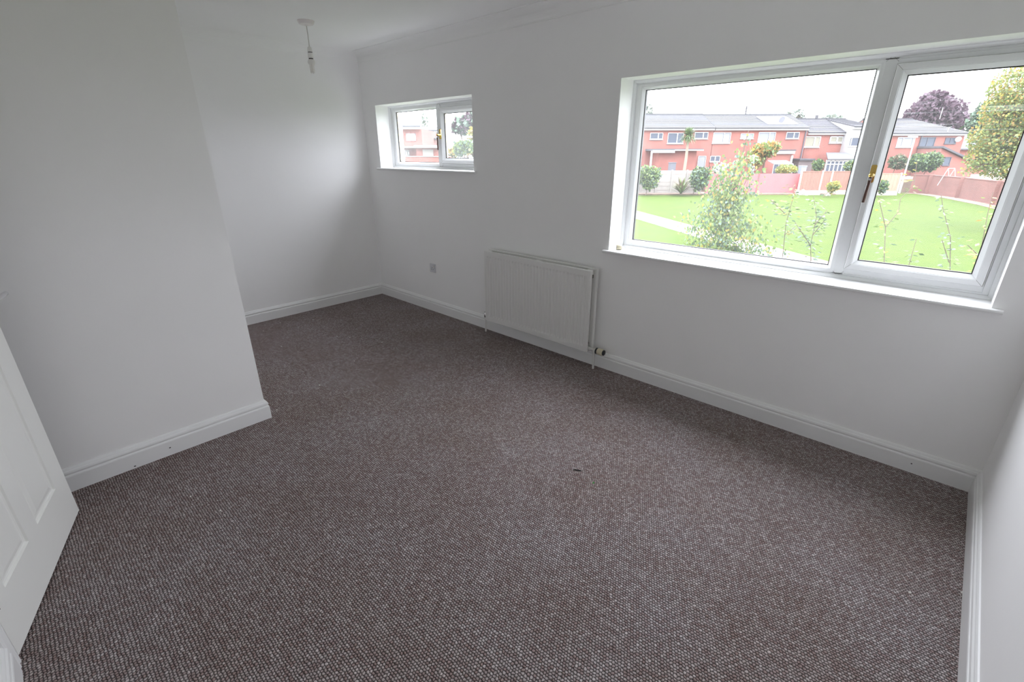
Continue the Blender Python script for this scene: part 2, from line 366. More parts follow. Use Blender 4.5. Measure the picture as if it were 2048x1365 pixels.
# skirting: torus profile (distance from wall, height)
SK = [(0,0),(.018,0),(.018,.078),(.0165,.083),(.0125,.086),(.0125,.090),(.0155,.093),(.0165,.098),(.0145,.106),(.0100,.111),(.0085,.115),(.0045,.121),(0,.122)]
def sweep(path, prof, normals_left=True, zbase=0, flip=1):
    """path: xy points walked with the room on the left hand; prof (out, z)"""
    b = MB(); n = len(path); P = [Vector((p[0], p[1], 0)) for p in path]; sec = []
    for i, p in enumerate(P):
        d0 = (P[i]-P[i-1]).normalized() if i else None; d1 = (P[i+1]-P[i]).normalized() if i < n-1 else None
        f = lambda d: Vector((-d.y, d.x, 0))
        if d0 is None: nn = f(d1)
        elif d1 is None: nn = f(d0)
        else:
            a, c = f(d0), f(d1); nn = (a+c)/(1+a.dot(c))
        sec.append([p+nn*o+Vector((0,0,zbase+z*flip)) for o, z in prof])
    k = len(prof); vs = [q for s_ in sec for q in s_]; fs = []
    for i in range(n-1):
        for j in range(k): fs.append((i*k+j, i*k+(j+1) % k, (i+1)*k+(j+1) % k, (i+1)*k+j))
    fs.append(tuple(range(k))); fs.append(tuple((n-1)*k+j for j in range(k))[::-1])
    b.add(vs, fs); return b
SKL = {'baseboard_back': ([(W, 0), (0, 0)], 'long white skirting board under the windows and radiator'),
       'baseboard_left': ([(0, -.0185), (0, BY+.0185)], 'white skirting board along the alcove end wall'),
       'baseboard_inner': ([(0, BY), (BX, BY), (BX, SY)], 'white skirting board wrapping the projecting wall corner'),
       'baseboard_right': ([(W, SY+.0185), (W, -.0185)], 'white skirting board along the right wall'),
       'baseboard_front': ([(2.885, SY), (W, SY)], 'white skirting board beside the door hinge side')}
for k, (p, l) in SKL.items():
    struct(k, sweep(p, SK), GLOSS, l, 'skirting board')
# coving
CV = [(0, 0), (.0, .087)] + [(.006+.079*math.sin(a)**1.0*0 + .082*(1-math.cos(a)), .082*(1-math.sin(a))+.0) for a in [PI/2*k/8 for k in range(9)]][0:0]
CV = [(0, .088), (.006, .088), (.006, .083)]
for k in range(9):
    a = PI/2*k/8
    CV.append((.008+.072*(1-math.cos(a)), .080-.072*math.sin(a)))
CV += [(.083, .006), (.088, .006), (.088, 0), (0, 0)]
b = sweep([(W, 0), (0, 0)], CV, zbase=H, flip=-1); struct('trim_1', b, CEILP, 'white plaster coving above the windows', 'coving')
CV2 = [(0, .086)]+[(.086*(1-math.cos(PI/2*k/10)), .086-.086*math.sin(PI/2*k/10)) for k in range(1, 11)]+[(0, 0)]
b = sweep([(0, 0), (0, BY), (BX, BY), (BX, SY), (W, SY), (W, 0)], CV2, zbase=H, flip=-1); struct('trim_2', b, CEILP, 'white plaster coving around the other walls', 'coving')

# ---------------------------------------------------------------- windows
def window(name, label, ox0, ox1, oz0, oz1, fx1, sx0, sx1, sz0, sz1, sill_x0, sill_x1, glassm, glassm2, spacer, hz, hx, zb):
    """ox/oz wall opening, fx1 right end of the fixed light, sx/sz sash outline, zb underside of the frame"""
    t = thing(name, label, 'window', ((ox0+ox1)/2, .17, zb), kind='structure')
    f = MB(); D = .170
    f.ring(ox0+.013, ox1-.013, zb, oz1-.0, [(0,D),(.024,D),(.026,D+.004),(.026,D+.05),(0,D+.07)])
    f.box(fx1, sx0-.002, D, D+.06, zb+.02, oz1-.02)              # mullion
    f.box(sx0-.018, sx1+.01, D+.004, D+.05, zb+.02, sz0)         # rebate behind the sash
    f.box(sx0-.018, sx1+.01, D+.004, D+.05, sz1, oz1-.01)
    f.box(sx1-.012, ox1-.02, D+.0055, D+.049, zb+.02, oz1-.02)
    fixn(f.build('frame', UPVC, t))
    tr = MB(); tr.ring(ox0, ox1, zb, oz1, [(0,.146),(.004,.146),(.015,.158),(.017,D+.002),(0,D+.002)]); fixn(tr.build('quadrant_trim', UPVC, t))
    fa = (ox0+.037, fx1+.004, zb+.024, oz1-.024)
    bd = MB(); bd.ring(*fa, [(0,D+.03),(0,D-.001),(.006,D-.003),(.016,D-.001),(.031,D+.018),(.031,D+.03)]); fixn(bd.build('glazing_bead', UPVC, t, True))
    g = MB(); g.ring(*fa, [(.030,D+.018),(.0345,D+.020),(.0345,D+.030),(.030,D+.030)]); fixn(g.build('gasket', GASK, t))
    p = MB(); p.box(fa[0]+.031, fa[1]-.031, D+.022, D+.026, fa[2]+.031, fa[3]-.031); p.build('glass_pane', glassm, t)
    q = MB(); q.ring(*fa, [(.027,D+.027),(.0325,D+.027),(.0325,D+.043),(.027,D+.043)]); fixn(q.build('spacer_bar', spacer, t))
    # opening sash
    Ds = .148
    sa = (sx0, sx1, sz0, sz1)
    sh = MB(); sh.ring(*sa, [(0,D+.03),(0,Ds+.003),(.003,Ds),(.025,Ds),(.026,Ds+.003),(.028,Ds+.003),(.046,Ds+.024),(.046,D+.03)])
    s_ = fixn(sh.build('sash', UPVC, t))
    g = MB(); g.ring(*sa, [(.045,Ds+.024),(.050,Ds+.026),(.050,Ds+.036),(.045,Ds+.036)]); fixn(g.build('gasket', GASK, s_))
    g = MB(); g.ring(sx0-.003, sx1+.003, sz0-.003, sz1+.003, [(0,D+.001),(0,D-.004),(.008,D-.004),(.008,D+.001)]); fixn(g.build('shadow_gap', JOINT, s_))  # grey ring painted in as the shadow gap around the sash
    p = MB(); p.box(sx0+.047, sx1-.047, Ds+.028, Ds+.032, sz0+.047, sz1-.047); p.build('glass_pane', glassm2, s_)
    q = MB(); q.ring(*sa, [(.042,Ds+.033),(.048,Ds+.033),(.048,Ds+.049),(.042,Ds+.049)]); fixn(q.build('spacer_bar', spacer, s_))
    # mitre joints
    j = MB()
    for (cx, cz, sxn, szn) in ((sx0, sz0, 1, 1), (sx0, sz1, 1, -1), (sx1, sz0, -1, 1), (sx1, sz1, -1, -1)):
        c = Vector((cx+sxn*.0135, Ds-.0001, cz+szn*.0135)); j.obox(c, Vector((sxn, 0, szn))*.0125, Vector((sxn, 0, -szn))*.0005, (0, .0006, 0))
    j.build('mitre_joint', JOINT, s_)
    j = MB()
    for szn, zz in ((1, fa[2]), (-1, fa[3])):
        mxx = (fx1+sx0)/2
        j.obox((mxx+.012, D-.0002, zz-szn*.002), Vector((.014, 0, szn*.014)), Vector((.5, 0, -.5*szn))*.001, (0, .0006, 0))
        j.obox((mxx-.012, D-.0002, zz-szn*.002), Vector((-.014, 0, szn*.014)), Vector((.5, 0, .5*szn))*.001, (0, .0006, 0))
    j.build('mitre_joint', JOINT, t)
    # handle on the sash stile
    hd = MB(); xx = hx; pl = [(-.0115, -.036), (-.008, -.041), (.008, -.041), (.0115, -.036), (.0115, .036), (.008, .041), (-.008, .041), (-.0115, .036)]
    hd.prism([(xx+a, Ds, hz+c_) for a, c_ in pl], (0, -.007, 0)); hd.lathe([(.0115, 0), (.0105, .016), (.009, .024), (.0095, .034), (.006, .038)], (xx, Ds-.006, hz-.006), (0, -1, 0), 16)
    h = fixn(hd.build('handle', GOLD, s_, True)); h['label'] = 'brass handle plate'
    lv = MB(); lv.tube([(xx, Ds-.034, hz-.004), (xx, Ds-.038, hz-.03), (xx-.001, Ds-.038, hz-.06), (xx-.003, Ds-.036, hz-.10), (xx-.004, Ds-.034, hz-.132)], [.0085, .0065, .0062, .0072, .0065], 10)
    l = fixn(lv.build('handle_lever', LEVER, s_, True)); l['label'] = 'dark brown lever'
    lk = MB(); lk.lathe([(.0062, 0), (.0062, .004), (.003, .005)], (xx-.001, Ds-.044, hz-.024), (0, -1, 0), 12); lo = fixn(lk.build('handle_lock', CHROME, s_, True)); lo['label'] = 'chrome lock button'
    # sill board
    b = MB(); zt = zb
    prof = [(.30, zt-.02), (-.022, zt-.02), (-.029, zt-.017), (-.032, zt-.010), (-.029, zt-.003), (-.022, zt), (.30, zt)]
    b2 = MB(); b2.box(ox0, ox1, 0, .25, zt-.0199, zt)
    pr = [(-.001, zt-.02), (-.022, zt-.02), (-.029, zt-.017), (-.032, zt-.010), (-.029, zt-.003), (-.022, zt), (-.001, zt)]
    b2.prism([(sill_x0, y, z) for y, z in pr], (sill_x1-sill_x0, 0, 0))
    so = fixn(b2.build('sill', GLOSS, t, True)); so['label'] = 'white gloss painted window board'
    return t
window('window_1', 'large white window with a wide fixed pane and a narrow opening sash',
       X0, X1, Z0, Z1, 4.238, 4.290, 4.824, .937, 1.877, 2.918, 4.908, GLASS, GLASSR, SPACERD, 1.408, 4.306, .882)
window('window_2', 'small high white window near the far corner',
       x0, x1, z0, z1, .958, 1.002, 1.575, 1.411, 1.876, .183, 1.652, GLASS2, GLASS2, SPACER, 1.66, 1.017, 1.362)

# ---------------------------------------------------------------- door
dA = Vector((2.093, -2.927, .008)); dB = Vector((2.814, -3.158, .008)); du = (dB-dA).normalized(); dn = Vector((du.y, -du.x, 0))
if dn.y < 0: dn = -dn      # towards the room
LW = .762; LH = 1.981
door = thing('door_1', 'white four-panel door standing ajar at the left edge', 'door', dB, kind='structure')
def dp(s, z, o=0): return dA+du*s+Vector((0, 0, z))+dn*o
lf = MB()
th = .035
# stiles, rails and recessed panels (front), back flat
SX = [0, .118, .348, .442, .668, LW]; SZ = [0, .200, .800, .955, 1.86, LH]
for i in range(5):
    for j in range(5):
        pan = i in (1, 3) and j in (1, 3)
        if pan: continue
        a = [dp(SX[i], SZ[j]), dp(SX[i+1], SZ[j]), dp(SX[i+1], SZ[j+1]), dp(SX[i], SZ[j+1])]
        lf.add(a, [(0, 1, 2, 3)])
a = [dp(0, 0), dp(LW, 0), dp(LW, LH), dp(0, LH)]; bk = [p-dn*th for p in a]
lf.add(a+bk, [(4, 7, 6, 5), (0, 4, 5, 1), (1, 5, 6, 2), (2, 6, 7, 3), (3, 7, 4, 0)])
lf.build('leaf', DOORW, door)
for i in (1, 3):
    for j in (1, 3):
        pm = MB(); s0, s1, q0, q1 = SX[i], SX[i+1], SZ[j], SZ[j+1]
        steps = [(0, 0), (.004, -.006), (.010, -.0085), (.018, -.0085), (.022, -.006), (.040, -.0015), (.045, -.0015)]
        vs = []
        for ins, off in steps: vs += [dp(s0+ins, q0+ins, off), dp(s1-ins, q0+ins, off), dp(s1-ins, q1-ins, off), dp(s0+ins, q1-ins, off)]
        fs = []
        for a_ in range(len(steps)-1):
            for k in range(4): fs.append((a_*4+k, a_*4+(k+1) % 4, (a_+1)*4+(k+1) % 4, (a_+1)*4+k))
        k4 = (len(steps)-1)*4; fs.append((k4, k4+1, k4+2, k4+3)); pm.add(vs, fs); pm.build('panel', DOORW, door)
hd = MB(); hz = 1.005
hd.lathe([(.026, 0), (.026, .006), (.022, .009), (.010, .011), (.009, .045), (.011, .052), (.006, .056)], dp(.062, hz, 0), dn, 20)
hd.tube([dp(.062, hz, .047), dp(.03, hz+.002, .052), dp(0, hz+.003, .052), dp(-.02+.02, hz+.001, .051)], [.009, .0085, .008, .007], 12)
hd2 = MB(); hd2.tube([dp(.062, hz, .049), dp(.10, hz+.003, .054), dp(.15, hz+.002, .054), dp(.178, hz-.004, .050)], [.010, .009, .0085, .007], 12)
h = fixn(hd.build('handle', CHROME, door, True)); h['label'] = 'chrome lever handle'
fixn(hd2.build('lever', CHROME, h, True))
for z in (.25, 1.75):
    hg = MB(); q = dB; hg.tube([q+Vector((.012, .008, z-.05)), q+Vector((.012, .008, z+.05))], .006, 10); fixn(hg.build('hinge', CHROME, door, True))
# door lining and architrave
b = MB()
AR = [(0,0),(.012,0),(.018,.004),(.018,.012),(.014,.016),(.016,.022),(.018,.035),(.014,.046),(.010,.052),(.009,.056),(0,.056)]
def arch(xa, sgn):
    vs = []; n = len(AR)
    for z in (0, DZ+.05):
        for o, wd in AR: vs.append((xa+sgn*wd, SY+o, z))
    b.add(vs, [tuple(range(n)), tuple(range(n, 2*n))[::-1]]+[(i, (i+1) % n, (i+1) % n+n, i+n) for i in range(n)])
arch(DX1, 1); arch(DX0, -1)
b.box(DX0-.05, DX1+.05, SY, SY+.016, DZ+.005, DZ+.06)
b.box(DX1-.002, DX1+.0, SY-.1, SY, 0, DZ); b.box(DX0, DX0+.002, SY-.1, SY, 0, DZ)
struct('trim_3', b, GLOSS, 'white moulded architrave around the doorway', 'architrave')

# ---------------------------------------------------------------- radiator
rad = thing('radiator', 'white double panel radiator on the wall between the windows', 'radiator', (2.35, -.06, 0))
RX0, RX1, RZ0, RZ1, YF, YB = 1.812, 2.890, .128, .742, -.104, -.030
def rad_panel(name, x0_, x1_, z0_, z1_, yf, th_, nrib):
    m = MB(); marg = .028; px = (x1_-x0_-2*marg)/nrib; cols = [(x0_, 0)]
    cols += [(x0_+.006, -.0)]
    for k in range(nrib):
        a = x0_+marg+px*k
        cols += [(a+px*.10, 0), (a+px*.30, 1), (a+px*.70, 1), (a+px*.90, 0)]
    cols += [(x1_-.006, 0), (x1_, 0)]
    rows = [(z0_, 0), (z0_+.004, 0), (z0_+.040, 0), (z0_+.058, 1), (z1_-.058, 1), (z1_-.040, 0), (z1_-.004, 0), (z1_, 0)]
    n = len(cols); vs = []
    for zi, (z, rw) in enumerate(rows):
        for ci, (x, c) in enumerate(cols):
            edge = .005 if (zi in (0, len(rows)-1) or ci in (0, n-1)) else 0
            vs.append((x, yf+edge+.0042*c*rw, z))
    fs = [(j*n+i, j*n+i+1, (j+1)*n+i+1, (j+1)*n+i) for j in range(len(rows)-1) for i in range(n-1)]
    m.add(vs, fs)
    m.box(x0_, x1_, yf+.0055, yf+th_, z0_, z1_)
    return m.build(name, RADP, rad, False)
rad_panel('front_panel', RX0, RX1, RZ0, RZ1, YF, .016, 32)
rad_panel('back_panel', RX0+.004, RX1+.014, RZ0+.004, RZ1+.008, YB-.022, .022, 32)
for xx in (RX0+.03, (RX0+RX1)/2+.03, RX1-.035):
    m = MB(); m.box(xx-.022, xx+.022, YF+.017, YB-.019, RZ1-.035, RZ1-.004); m.build('top_bracket', RADP, rad)
m = MB(); nf = 27
for k in range(nf):
    xx = RX0+.05+(RX1-RX0-.1)*k/(nf-1); m.box(xx-.0006, xx+.0006, YF+.018, YB-.024, RZ0+.06, RZ1-.07)
m.build('convector_fins', RADP, rad, kind='stuff')
for q in ((RZ1-.06, RZ1-.04), (RZ0+.045, RZ0+.06)):
    m = MB(); m.box(RX1-.045, RX1-.012, YF+.018, YB-.02, *q); m.build('end_bracket', RADDK, rad)
m = MB(); m.tube([(RX0+.02, -.064, RZ0+.028), (RX0-.028, -.064, RZ0+.028)], .010, 12); m.lathe([(.0135, 0), (.0135, .016)], (RX0-.012, -.064, RZ0+.028), (-1, 0, 0), 6)
m.lathe([(.012, -.020), (.013, -.004), (.013, .012), (.009, .020), (.009, .034), (.006, .037)], (RX0-.036, -.064, RZ0+.028), (0, 0, 1), 12)
v = fixn(m.build('lockshield_valve', CHROME, rad, True)); v['label'] = 'small chrome valve at the left end'
m = MB(); m.tube([(RX0-.036, -.064, RZ0+.012), (RX0-.036, -.064, .0)], .0078, 12); fixn(m.build('pipe', PIPE, rad, True))
tx = RX1+.045; tz = RZ0+.022
m = MB(); m.tube([(RX1-.03, -.070, tz), (tx+.018, -.070, tz)], .0105, 14); m.lathe([(.015, 0), (.015, .014)], (RX1-.012, -.070, tz), (1, 0, 0), 6)
m.lathe([(.0125, -.022), (.0135, -.006), (.0135, .012)], (tx, -.070, tz), (0, 0, 1), 14); fixn(m.build('valve_body', PIPE, rad, True))
m = MB(); m.tube([(tx, -.070, tz-.012), (tx, -.070, 0)], .0082, 12); fixn(m.build('pipe', PIPE, rad, True))
m = MB(); m.lathe([(.018, 0), (.0235, .003), (.0235, .014), (.019, .017)], (tx+.016, -.070, tz), (1, 0, 0), 20)
ha = fixn(m.build('valve_head', BLACKP, rad, True)); ha['label'] = 'cream and black thermostatic head'
m = MB(); m.lathe([(.022, 0), (.0235, .003), (.0245, .040), (.022, .046)], (tx+.032, -.070, tz), (1, 0, 0), 24); k = fixn(m.build('knob', CREAM, ha, True))
m = MB(); m.lathe([(.0205, 0), (.0205, .008), (.015, .012)], (tx+.077, -.070, tz), (1, 0, 0), 20); fixn(m.build('end_cap', BLACKP, ha, True))
# wall stays behind the radiator
for xx in (RX0+.18, RX1-.18):
    m = MB(); m.box(xx-.015, xx+.015, YB-.001, -.0005, RZ0+.1, RZ1-.1); m.build('wall_bracket', RADP, rad)

# ---------------------------------------------------------------- loose thermostatic head on the sill
ln_ = thing('valve_cap', 'cream plastic radiator valve head lying on the left end of the window sill', 'valve head', (3.003, .05, .882))
m = MB(); c0 = Vector((2.985, .045, .8995)); axv = Vector((.80, .60, 0))
m.lathe([(.0165, 0), (.0175, .003), (.0175, .031), (.0150, .035)], c0, axv, 24)
fixn(m.build('cap', CREAM, ln_, True))
m = MB(); m.lathe([(.0135, -.001), (.0135, .0005)], c0, axv, 20); o_ = fixn(m.build('recess', RADDK, ln_)); 
m = MB(); m.lathe([(.009, .035), (.009, .046), (.0075, .048)], c0-Vector((0, 0, .004)), axv, 14); fixn(m.build('threaded_ring', LAMPW, ln_, True))

# ---------------------------------------------------------------- wall socket
sk = thing('wall_socket', 'small grey switched wall socket left of the radiator', 'socket', (.976, 0, .402))
m = MB(); cx, cz, hw = .976, .445, .043
m.prism([(cx-hw, -.0005, cz-hw), (cx+hw, -.0005, cz-hw), (cx+hw, -.0005, cz+hw), (cx-hw, -.0005, cz+hw)], (0, -.006, 0))
m.prism([(cx-hw+.003, -.006, cz-hw+.003), (cx+hw-.003, -.006, cz-hw+.003), (cx+hw-.003, -.006, cz+hw-.003), (cx-hw+.003, -.006, cz+hw-.003)], (0, -.003, 0))
fixn(m.build('plate', SOCK, sk))
for (dx, dz, a_, c_) in ((-.013, -.004, .0022, .005), (0-.002, .012, .003, .0045), (.012, -.004, .0022, .005)):
    m = MB(); m.box(cx+dx-.004-a_, cx+dx-.004+a_, -.0098, -.0088, cz+dz-.008-c_, cz+dz-.008+c_); m.build('pin_hole', BLACKP, sk)
m = MB(); m.prism([(cx+.017, -.009, cz+.010), (cx+.029, -.009, cz+.010), (cx+.029, -.009, cz+.028), (cx+.017, -.009, cz+.028)], (0, -.004, 0)); fixn(m.build('switch', LAMPW, sk))
for dx in (-.030, .030):
    m = MB(); m.lathe([(.003, 0), (.003, .001)], (cx+dx, -.009, cz), (0, -1, 0), 10); fixn(m.build('screw', CHROME, sk))

# ---------------------------------------------------------------- pendant light
PX, PY = .815, -.885
pl = thing('pendant_light', 'bare pendant bulb hanging from a white ceiling rose', 'light', (PX, PY, 2.4))
m = MB(); m.lathe([(.060, 0), (.059, -.004), (.052, -.018), (.047, -.024), (.014, -.026), (.009, -.032)], (PX, PY, 2.4), (0, 0, 1), 32); fixn(m.build('ceiling_rose', ROSE, pl, True))
m = MB(); m.tube([(PX, PY, 2.374), (PX+.002, PY, 2.30), (PX, PY, 2.232)], .0034, 8); fixn(m.build('cord', CORD, pl, True))
m = MB(); m.lathe([(.006, 2.238), (.014, 2.232), (.0165, 2.222), (.0175, 2.205), (.0175, 2.203), (.0150, 2.202), (.0150, 2.198), (.0180, 2.197), (.0190, 2.165), (.0165, 2.162)], (PX, PY, 0), (0, 0, 1), 24)
lh = fixn(m.build('lamp_holder', LAMPW, pl, True))
for q in ((2.203, 2.197), (2.164, 2.156)):
    m = MB(); m.lathe([(.0158, q[0]), (.0158, q[1])], (PX, PY, 0), (0, 0, 1), 20); k_ = fixn(m.build('collar_ring', LINT, lh)); k_['label'] = 'dark ring between the holder parts'
bu = MB(); bu.lathe([(.012, 2.158), (.021, 2.152), (.0265, 2.142), (.0265, 2.130), (.019, 2.120), (.010, 2.121)], (PX, PY, 0), (0, 0, 1), 24)
bb = fixn(bu.build('bulb_base', LAMPW, pl, True))
tb = MB()
for k in range(3):
    a = 2*PI*k/3+.4
    for s_ in (-1, 1):
        aa = a+s_*.38; x_, y_ = PX+.0118*math.cos(aa), PY+.0118*math.sin(aa)
        tb.tube([(x_, y_, 2.124), (x_, y_, 2.072)], .0048, 8)
    p0 = (PX+.0118*math.cos(a-.38), PY+.0118*math.sin(a-.38), 2.072); p1 = (PX+.0118*math.cos(a), PY+.0118*math.sin(a), 2.066); p2 = (PX+.0118*math.cos(a+.38), PY+.0118*math.sin(a+.38), 2.072)
    tb.tube([p0, p1, p2], .0048, 8)
fixn(tb.build('bulb_tubes', BULBG, pl, True))

# ---------------------------------------------------------------- bits on the carpet
def crumb(p, s, m, name, label, group=None, cat='crumb'):
    b = MB(); n = 6; vs = []
    for k in range(n):
        a = 2*PI*k/n; r = s*random.uniform(.6, 1.1); vs.append((p.x+r*math.cos(a), p.y+r*math.sin(a), .0002))
    for k in range(n):
        a = 2*PI*k/n; r = s*random.uniform(.4, .7); vs.append((p.x+r*math.cos(a), p.y+r*math.sin(a), s*.8))
    b.add(vs, [tuple(range(n))[::-1], tuple(range(n, 2*n))]+[(k, (k+1) % n, (k+1) % n+n, k+n) for k in range(n)])
    o = b.build(name, m); tag(o, label, cat, group)
for (u, v) in ((560.8, 646.6), (626, 639.6), (526.3, 662.6), (563, 693.5), (699.8, 675.2), (764, 685.3), (708.5, 722.8), (639.3, 771.3), (553.8, 820.8), (674.5, 673.6), (381.2, 994.5), (1300, 776), (441, 1022), (1820, 1186), (1925, 1186)):
    crumb(G(u, v), .0042 if v < 760 else .0050, CRUMB, 'crumb', 'tiny white crumb lying on the grey-brown carpet', 'white crumbs scattered on the carpet')
crumb(G(1187, 967), .006, GREENC, 'green_crumb', 'tiny green fleck in the middle of the carpet')
b = MB(); p = G(1153, 943); b.tube([p+Vector((-.018, -.004, .0035)), p+Vector((-.005, .004, .004)), p+Vector((.008, .008, .004)), p+Vector((.020, .016, .0035))], [.0015, .003, .003, .0012], 6)
tag(b.build('lint', LINT), 'short black piece of lint on the carpet, mid-floor', 'lint')

# ================================================================ OUTDOORS
GZ = -2.6; HZ = -1.3
b = MB(); b.ebox(-75, 95, -4, 130, GZ-.3, GZ); o = struct('lawn', b, LAWN, 'wide mown green lawn outside the window', 'lawn')
# house shell we stand in, seen from outside only
P1 = Vector((-12.3, 28.6, 0)); P2 = Vector((-1.9, 21.0, 0)); dd = (P2-P1).normalized(); nn = Vector((-dd.y, dd.x, 0))
def strip(a, b_, w0, w1, z0_, z1_):
    m = MB(); m.prism([a+nn*w0+Vector((0,0,z0_)), b_+nn*w0+Vector((0,0,z0_)), b_+nn*w1+Vector((0,0,z0_)), a+nn*w1+Vector((0,0,z0_))], (0, 0, z1_-z0_)); return m
struct('path', strip(P1-dd*30, P1+dd*26, -1.35, -.1, GZ-.01, GZ+.03), CONC, 'pale concrete footpath crossing the lawn', 'path')
struct('soil_strip', strip(P1-dd*30, P1+dd*26, -.1, .6, GZ-.01, GZ+.02), SOIL, 'bare soil strip along the far side of the footpath', 'soil')
b = MB(); b.ebox(5, 70, 53.2, 120, GZ, HZ); struct('terrace_ground', b, SOIL, 'raised garden ground in front of the brick houses', 'ground')
b = MB(); b.ebox(5, 33, 50.2, 53, GZ, GZ+.12); struct('flower_bed', b, SOIL, 'pinkish bare bed at the foot of the far fences', 'flower bed')

def hwin(parent, d, u0, v0, u1, v1, split=.62, glass=None, frame=None, fw=.07, cols=2, light=None):
    """window on a facade at depth d, from its pixel outline"""
    glass = glass or WGLASS; frame = frame or WHITE
    um, vm = (u0+u1)/2, (v0+v1)/2
    r0 = RZ(u0, vm, d)[0]; r1 = RZ(u1, vm, d)[0]; zb_ = RZ(um, v1, d)[1]; zt = RZ(um, v0, d)[1]
    m = MB(); y0, y1 = d-.06, d+.05
    m.ebox(r0, r1, y0, y1, zb_, zb_+fw*1.3); m.ebox(r0, r1, y0, y1, zt-fw, zt); m.ebox(r0, r0+fw, y0, y1, zb_, zt); m.ebox(r1-fw, r1, y0, y1, zb_, zt)
    cuts = [r0+fw]
    for s_ in ([split] if cols == 2 else [k/cols for k in range(1, cols)]):
        x_ = r0+(r1-r0)*s_; m.ebox(x_-fw*.8, x_+fw*.8, y0, y1, zb_, zt); cuts += [x_-fw*.8, x_+fw*.8]
    cuts.append(r1-fw)
    m.ebox(r0-.05, r1+.05, d-.12, d, zb_-.06, zb_)
    fo = fixn(m.build('window', frame, parent))
    for k in range(0, len(cuts), 2):
        p_ = MB(); p_.ebox(cuts[k], cuts[k+1], d-.01, d+.02, zb_+fw, zt-fw); p_.build('pane', glass, fo)
        if light: 
            q_ = MB(); q_.ebox(cuts[k]+.04, cuts[k+1]-.04, d-.02, d-.011, zb_+fw+.04, zt-fw-.04); q_.build('blind', light, fo)
    return fo
def rr(u, d): return RZ(u, 296, d)[0]
def zz(v, d, u=1600): return RZ(u, v, d)[1]
def house(label, u0, u1, d, veave, vridge, depth=9, zb_=HZ, wallm=None, roofm=None, hipr=0, hipl=0, fascia=True, u1r=None):
    r0, r1 = rr(u0, d), rr(u1, d); um = (u0+u1)/2; ze = RZ(um, veave, d)[1]
    dr = d+depth*.5; zr = RZ(um, vridge, dr)[1]
    t = thing('terraced_house', label, 'house', E((r0+r1)/2, d, zb_))
    m = MB(); m.ebox(r0, r1, d, d+depth, zb_, ze)
    if not hipr: m.prism([E(r1-.02, d, ze), E(r1-.02, dr, zr-.05), E(r1-.02, d+depth, ze)], -Rt*.2)
    if not hipl: m.prism([E(r0+.02, d, ze), E(r0+.02, dr, zr-.05), E(r0+.02, d+depth, ze)], Rt*.2)
    fixn(m.build('brick_wall', wallm or BRICK, t))
    m = MB(); ov = .35; th_ = .14; sl = (zr-ze)/(dr-d); e0 = ze-ov*sl*.6
    A0, A1 = r0-.1*0, r1+.1*0
    for dd0, dd1 in ((d-ov, dr), (d+depth+ov, dr)):
        fr_ = [E(A0-(0 if not hipl else .3), dd0, e0+.1), E(A1+(0 if not hipr else .3), dd0, e0+.1), E(A1-hipr, dd1, zr+.1), E(A0+hipl, dd1, zr+.1)]
        m.prism(fr_, (0, 0, -th_))
    if hipr: m.prism([E(A1+.3, d-ov, e0+.1), E(A1+.3, d+depth+ov, e0+.1), E(A1-hipr, dr, zr+.1)], (0, 0, -th_))
    if hipl: m.prism([E(A0-.3, d-ov, e0+.1), E(A0+hipl, dr, zr+.1), E(A0-.3, d+depth+ov, e0+.1)], (0, 0, -th_))
    ro = fixn(m.build('roof', roofm or ROOF, t))
    # tile courses standing proud
    m = MB(); nc = 12
    for k in range(1, nc):
        f_ = k/nc; z_ = e0+.1+(zr-e0)*f_; y_ = (d-ov)+(dr-d+ov)*f_; ra = A0+hipl*f_; rb = A1-hipr*f_
        m.ebox(ra, rb, y_-.03, y_+.06, z_-.02, z_+.045)
    fixn(m.build('tile_courses', roofm or ROOF, ro, kind='stuff'))
    m = MB(); m.ebox(A0+hipl, A1-hipr, dr-.14, dr+.14, zr+.05, zr+.2); fixn(m.build('ridge', roofm or ROOF, ro))
    if fascia:
        m = MB(); m.ebox(r0+.02, r1-.02, d-.30, d-.02, ze-.30, ze-.04); fixn(m.build('fascia', WHITE, t))
        m = MB(); m.ebox(r0+.02, r1-.02, d-.42, d-.30, ze-.10, ze+.0); fixn(m.build('gutter', ROOF, t))
    return t, ze, zr

HD = 62
# --- house 1
t, ze, zr = house('brick terraced house furthest left, behind the cordyline palm', 1262, 1423, HD, 255.5, 231, roofm=ROOFL)
for (a, c, e, f) in ((1300, 265.7, 1325.7, 279.2),): hwin(t, HD, a, c, e, f, .64)
hwin(t, HD, 1335, 265.7, 1367, 287.5, .6); hwin(t, HD, 1389, 264.3, 1416, 278, .64)
hwin(t, HD, 1395, 312, 1411, 336, .5, cols=1, light=WBLIND)
m = MB(); ra, rb = rr(1300, HD-2), rr(1400, HD-2); zc = zz(300, HD-2, 1350)
m.ebox(ra, rb, HD-3.2, HD, zc-.10, zc+.12); po = fixn(m.build('porch_roof', ROOFL, t))
m = MB(); m.ebox(ra, rr(1350, HD-3.2), HD-3.32, HD-3.2, zc-.32, zc-.02); m.ebox(rr(1350, HD-3.2), rb, HD-3.26, HD-3.2, zc-.10, zc+.02); fixn(m.build('fascia', WHITE, po))
m = MB(); m.ebox(rr(1321, HD-3), rr(1397, HD-3), HD-2.6, HD, HZ, zc-.12); fixn(m.build('porch_wall', BRICK, t))
m = MB(); m.ebox(rr(1303, HD-3), rr(1306, HD-3), HD-3.1, HD-2.9, HZ, zc-.10); fixn(m.build('porch_post', WHITE, t))
m = MB(); m.ebox(rr(1309, HD), rr(1320, HD), HD-.08, HD, HZ, HZ+2.1); fixn(m.build('front_door', DARKFR, t))
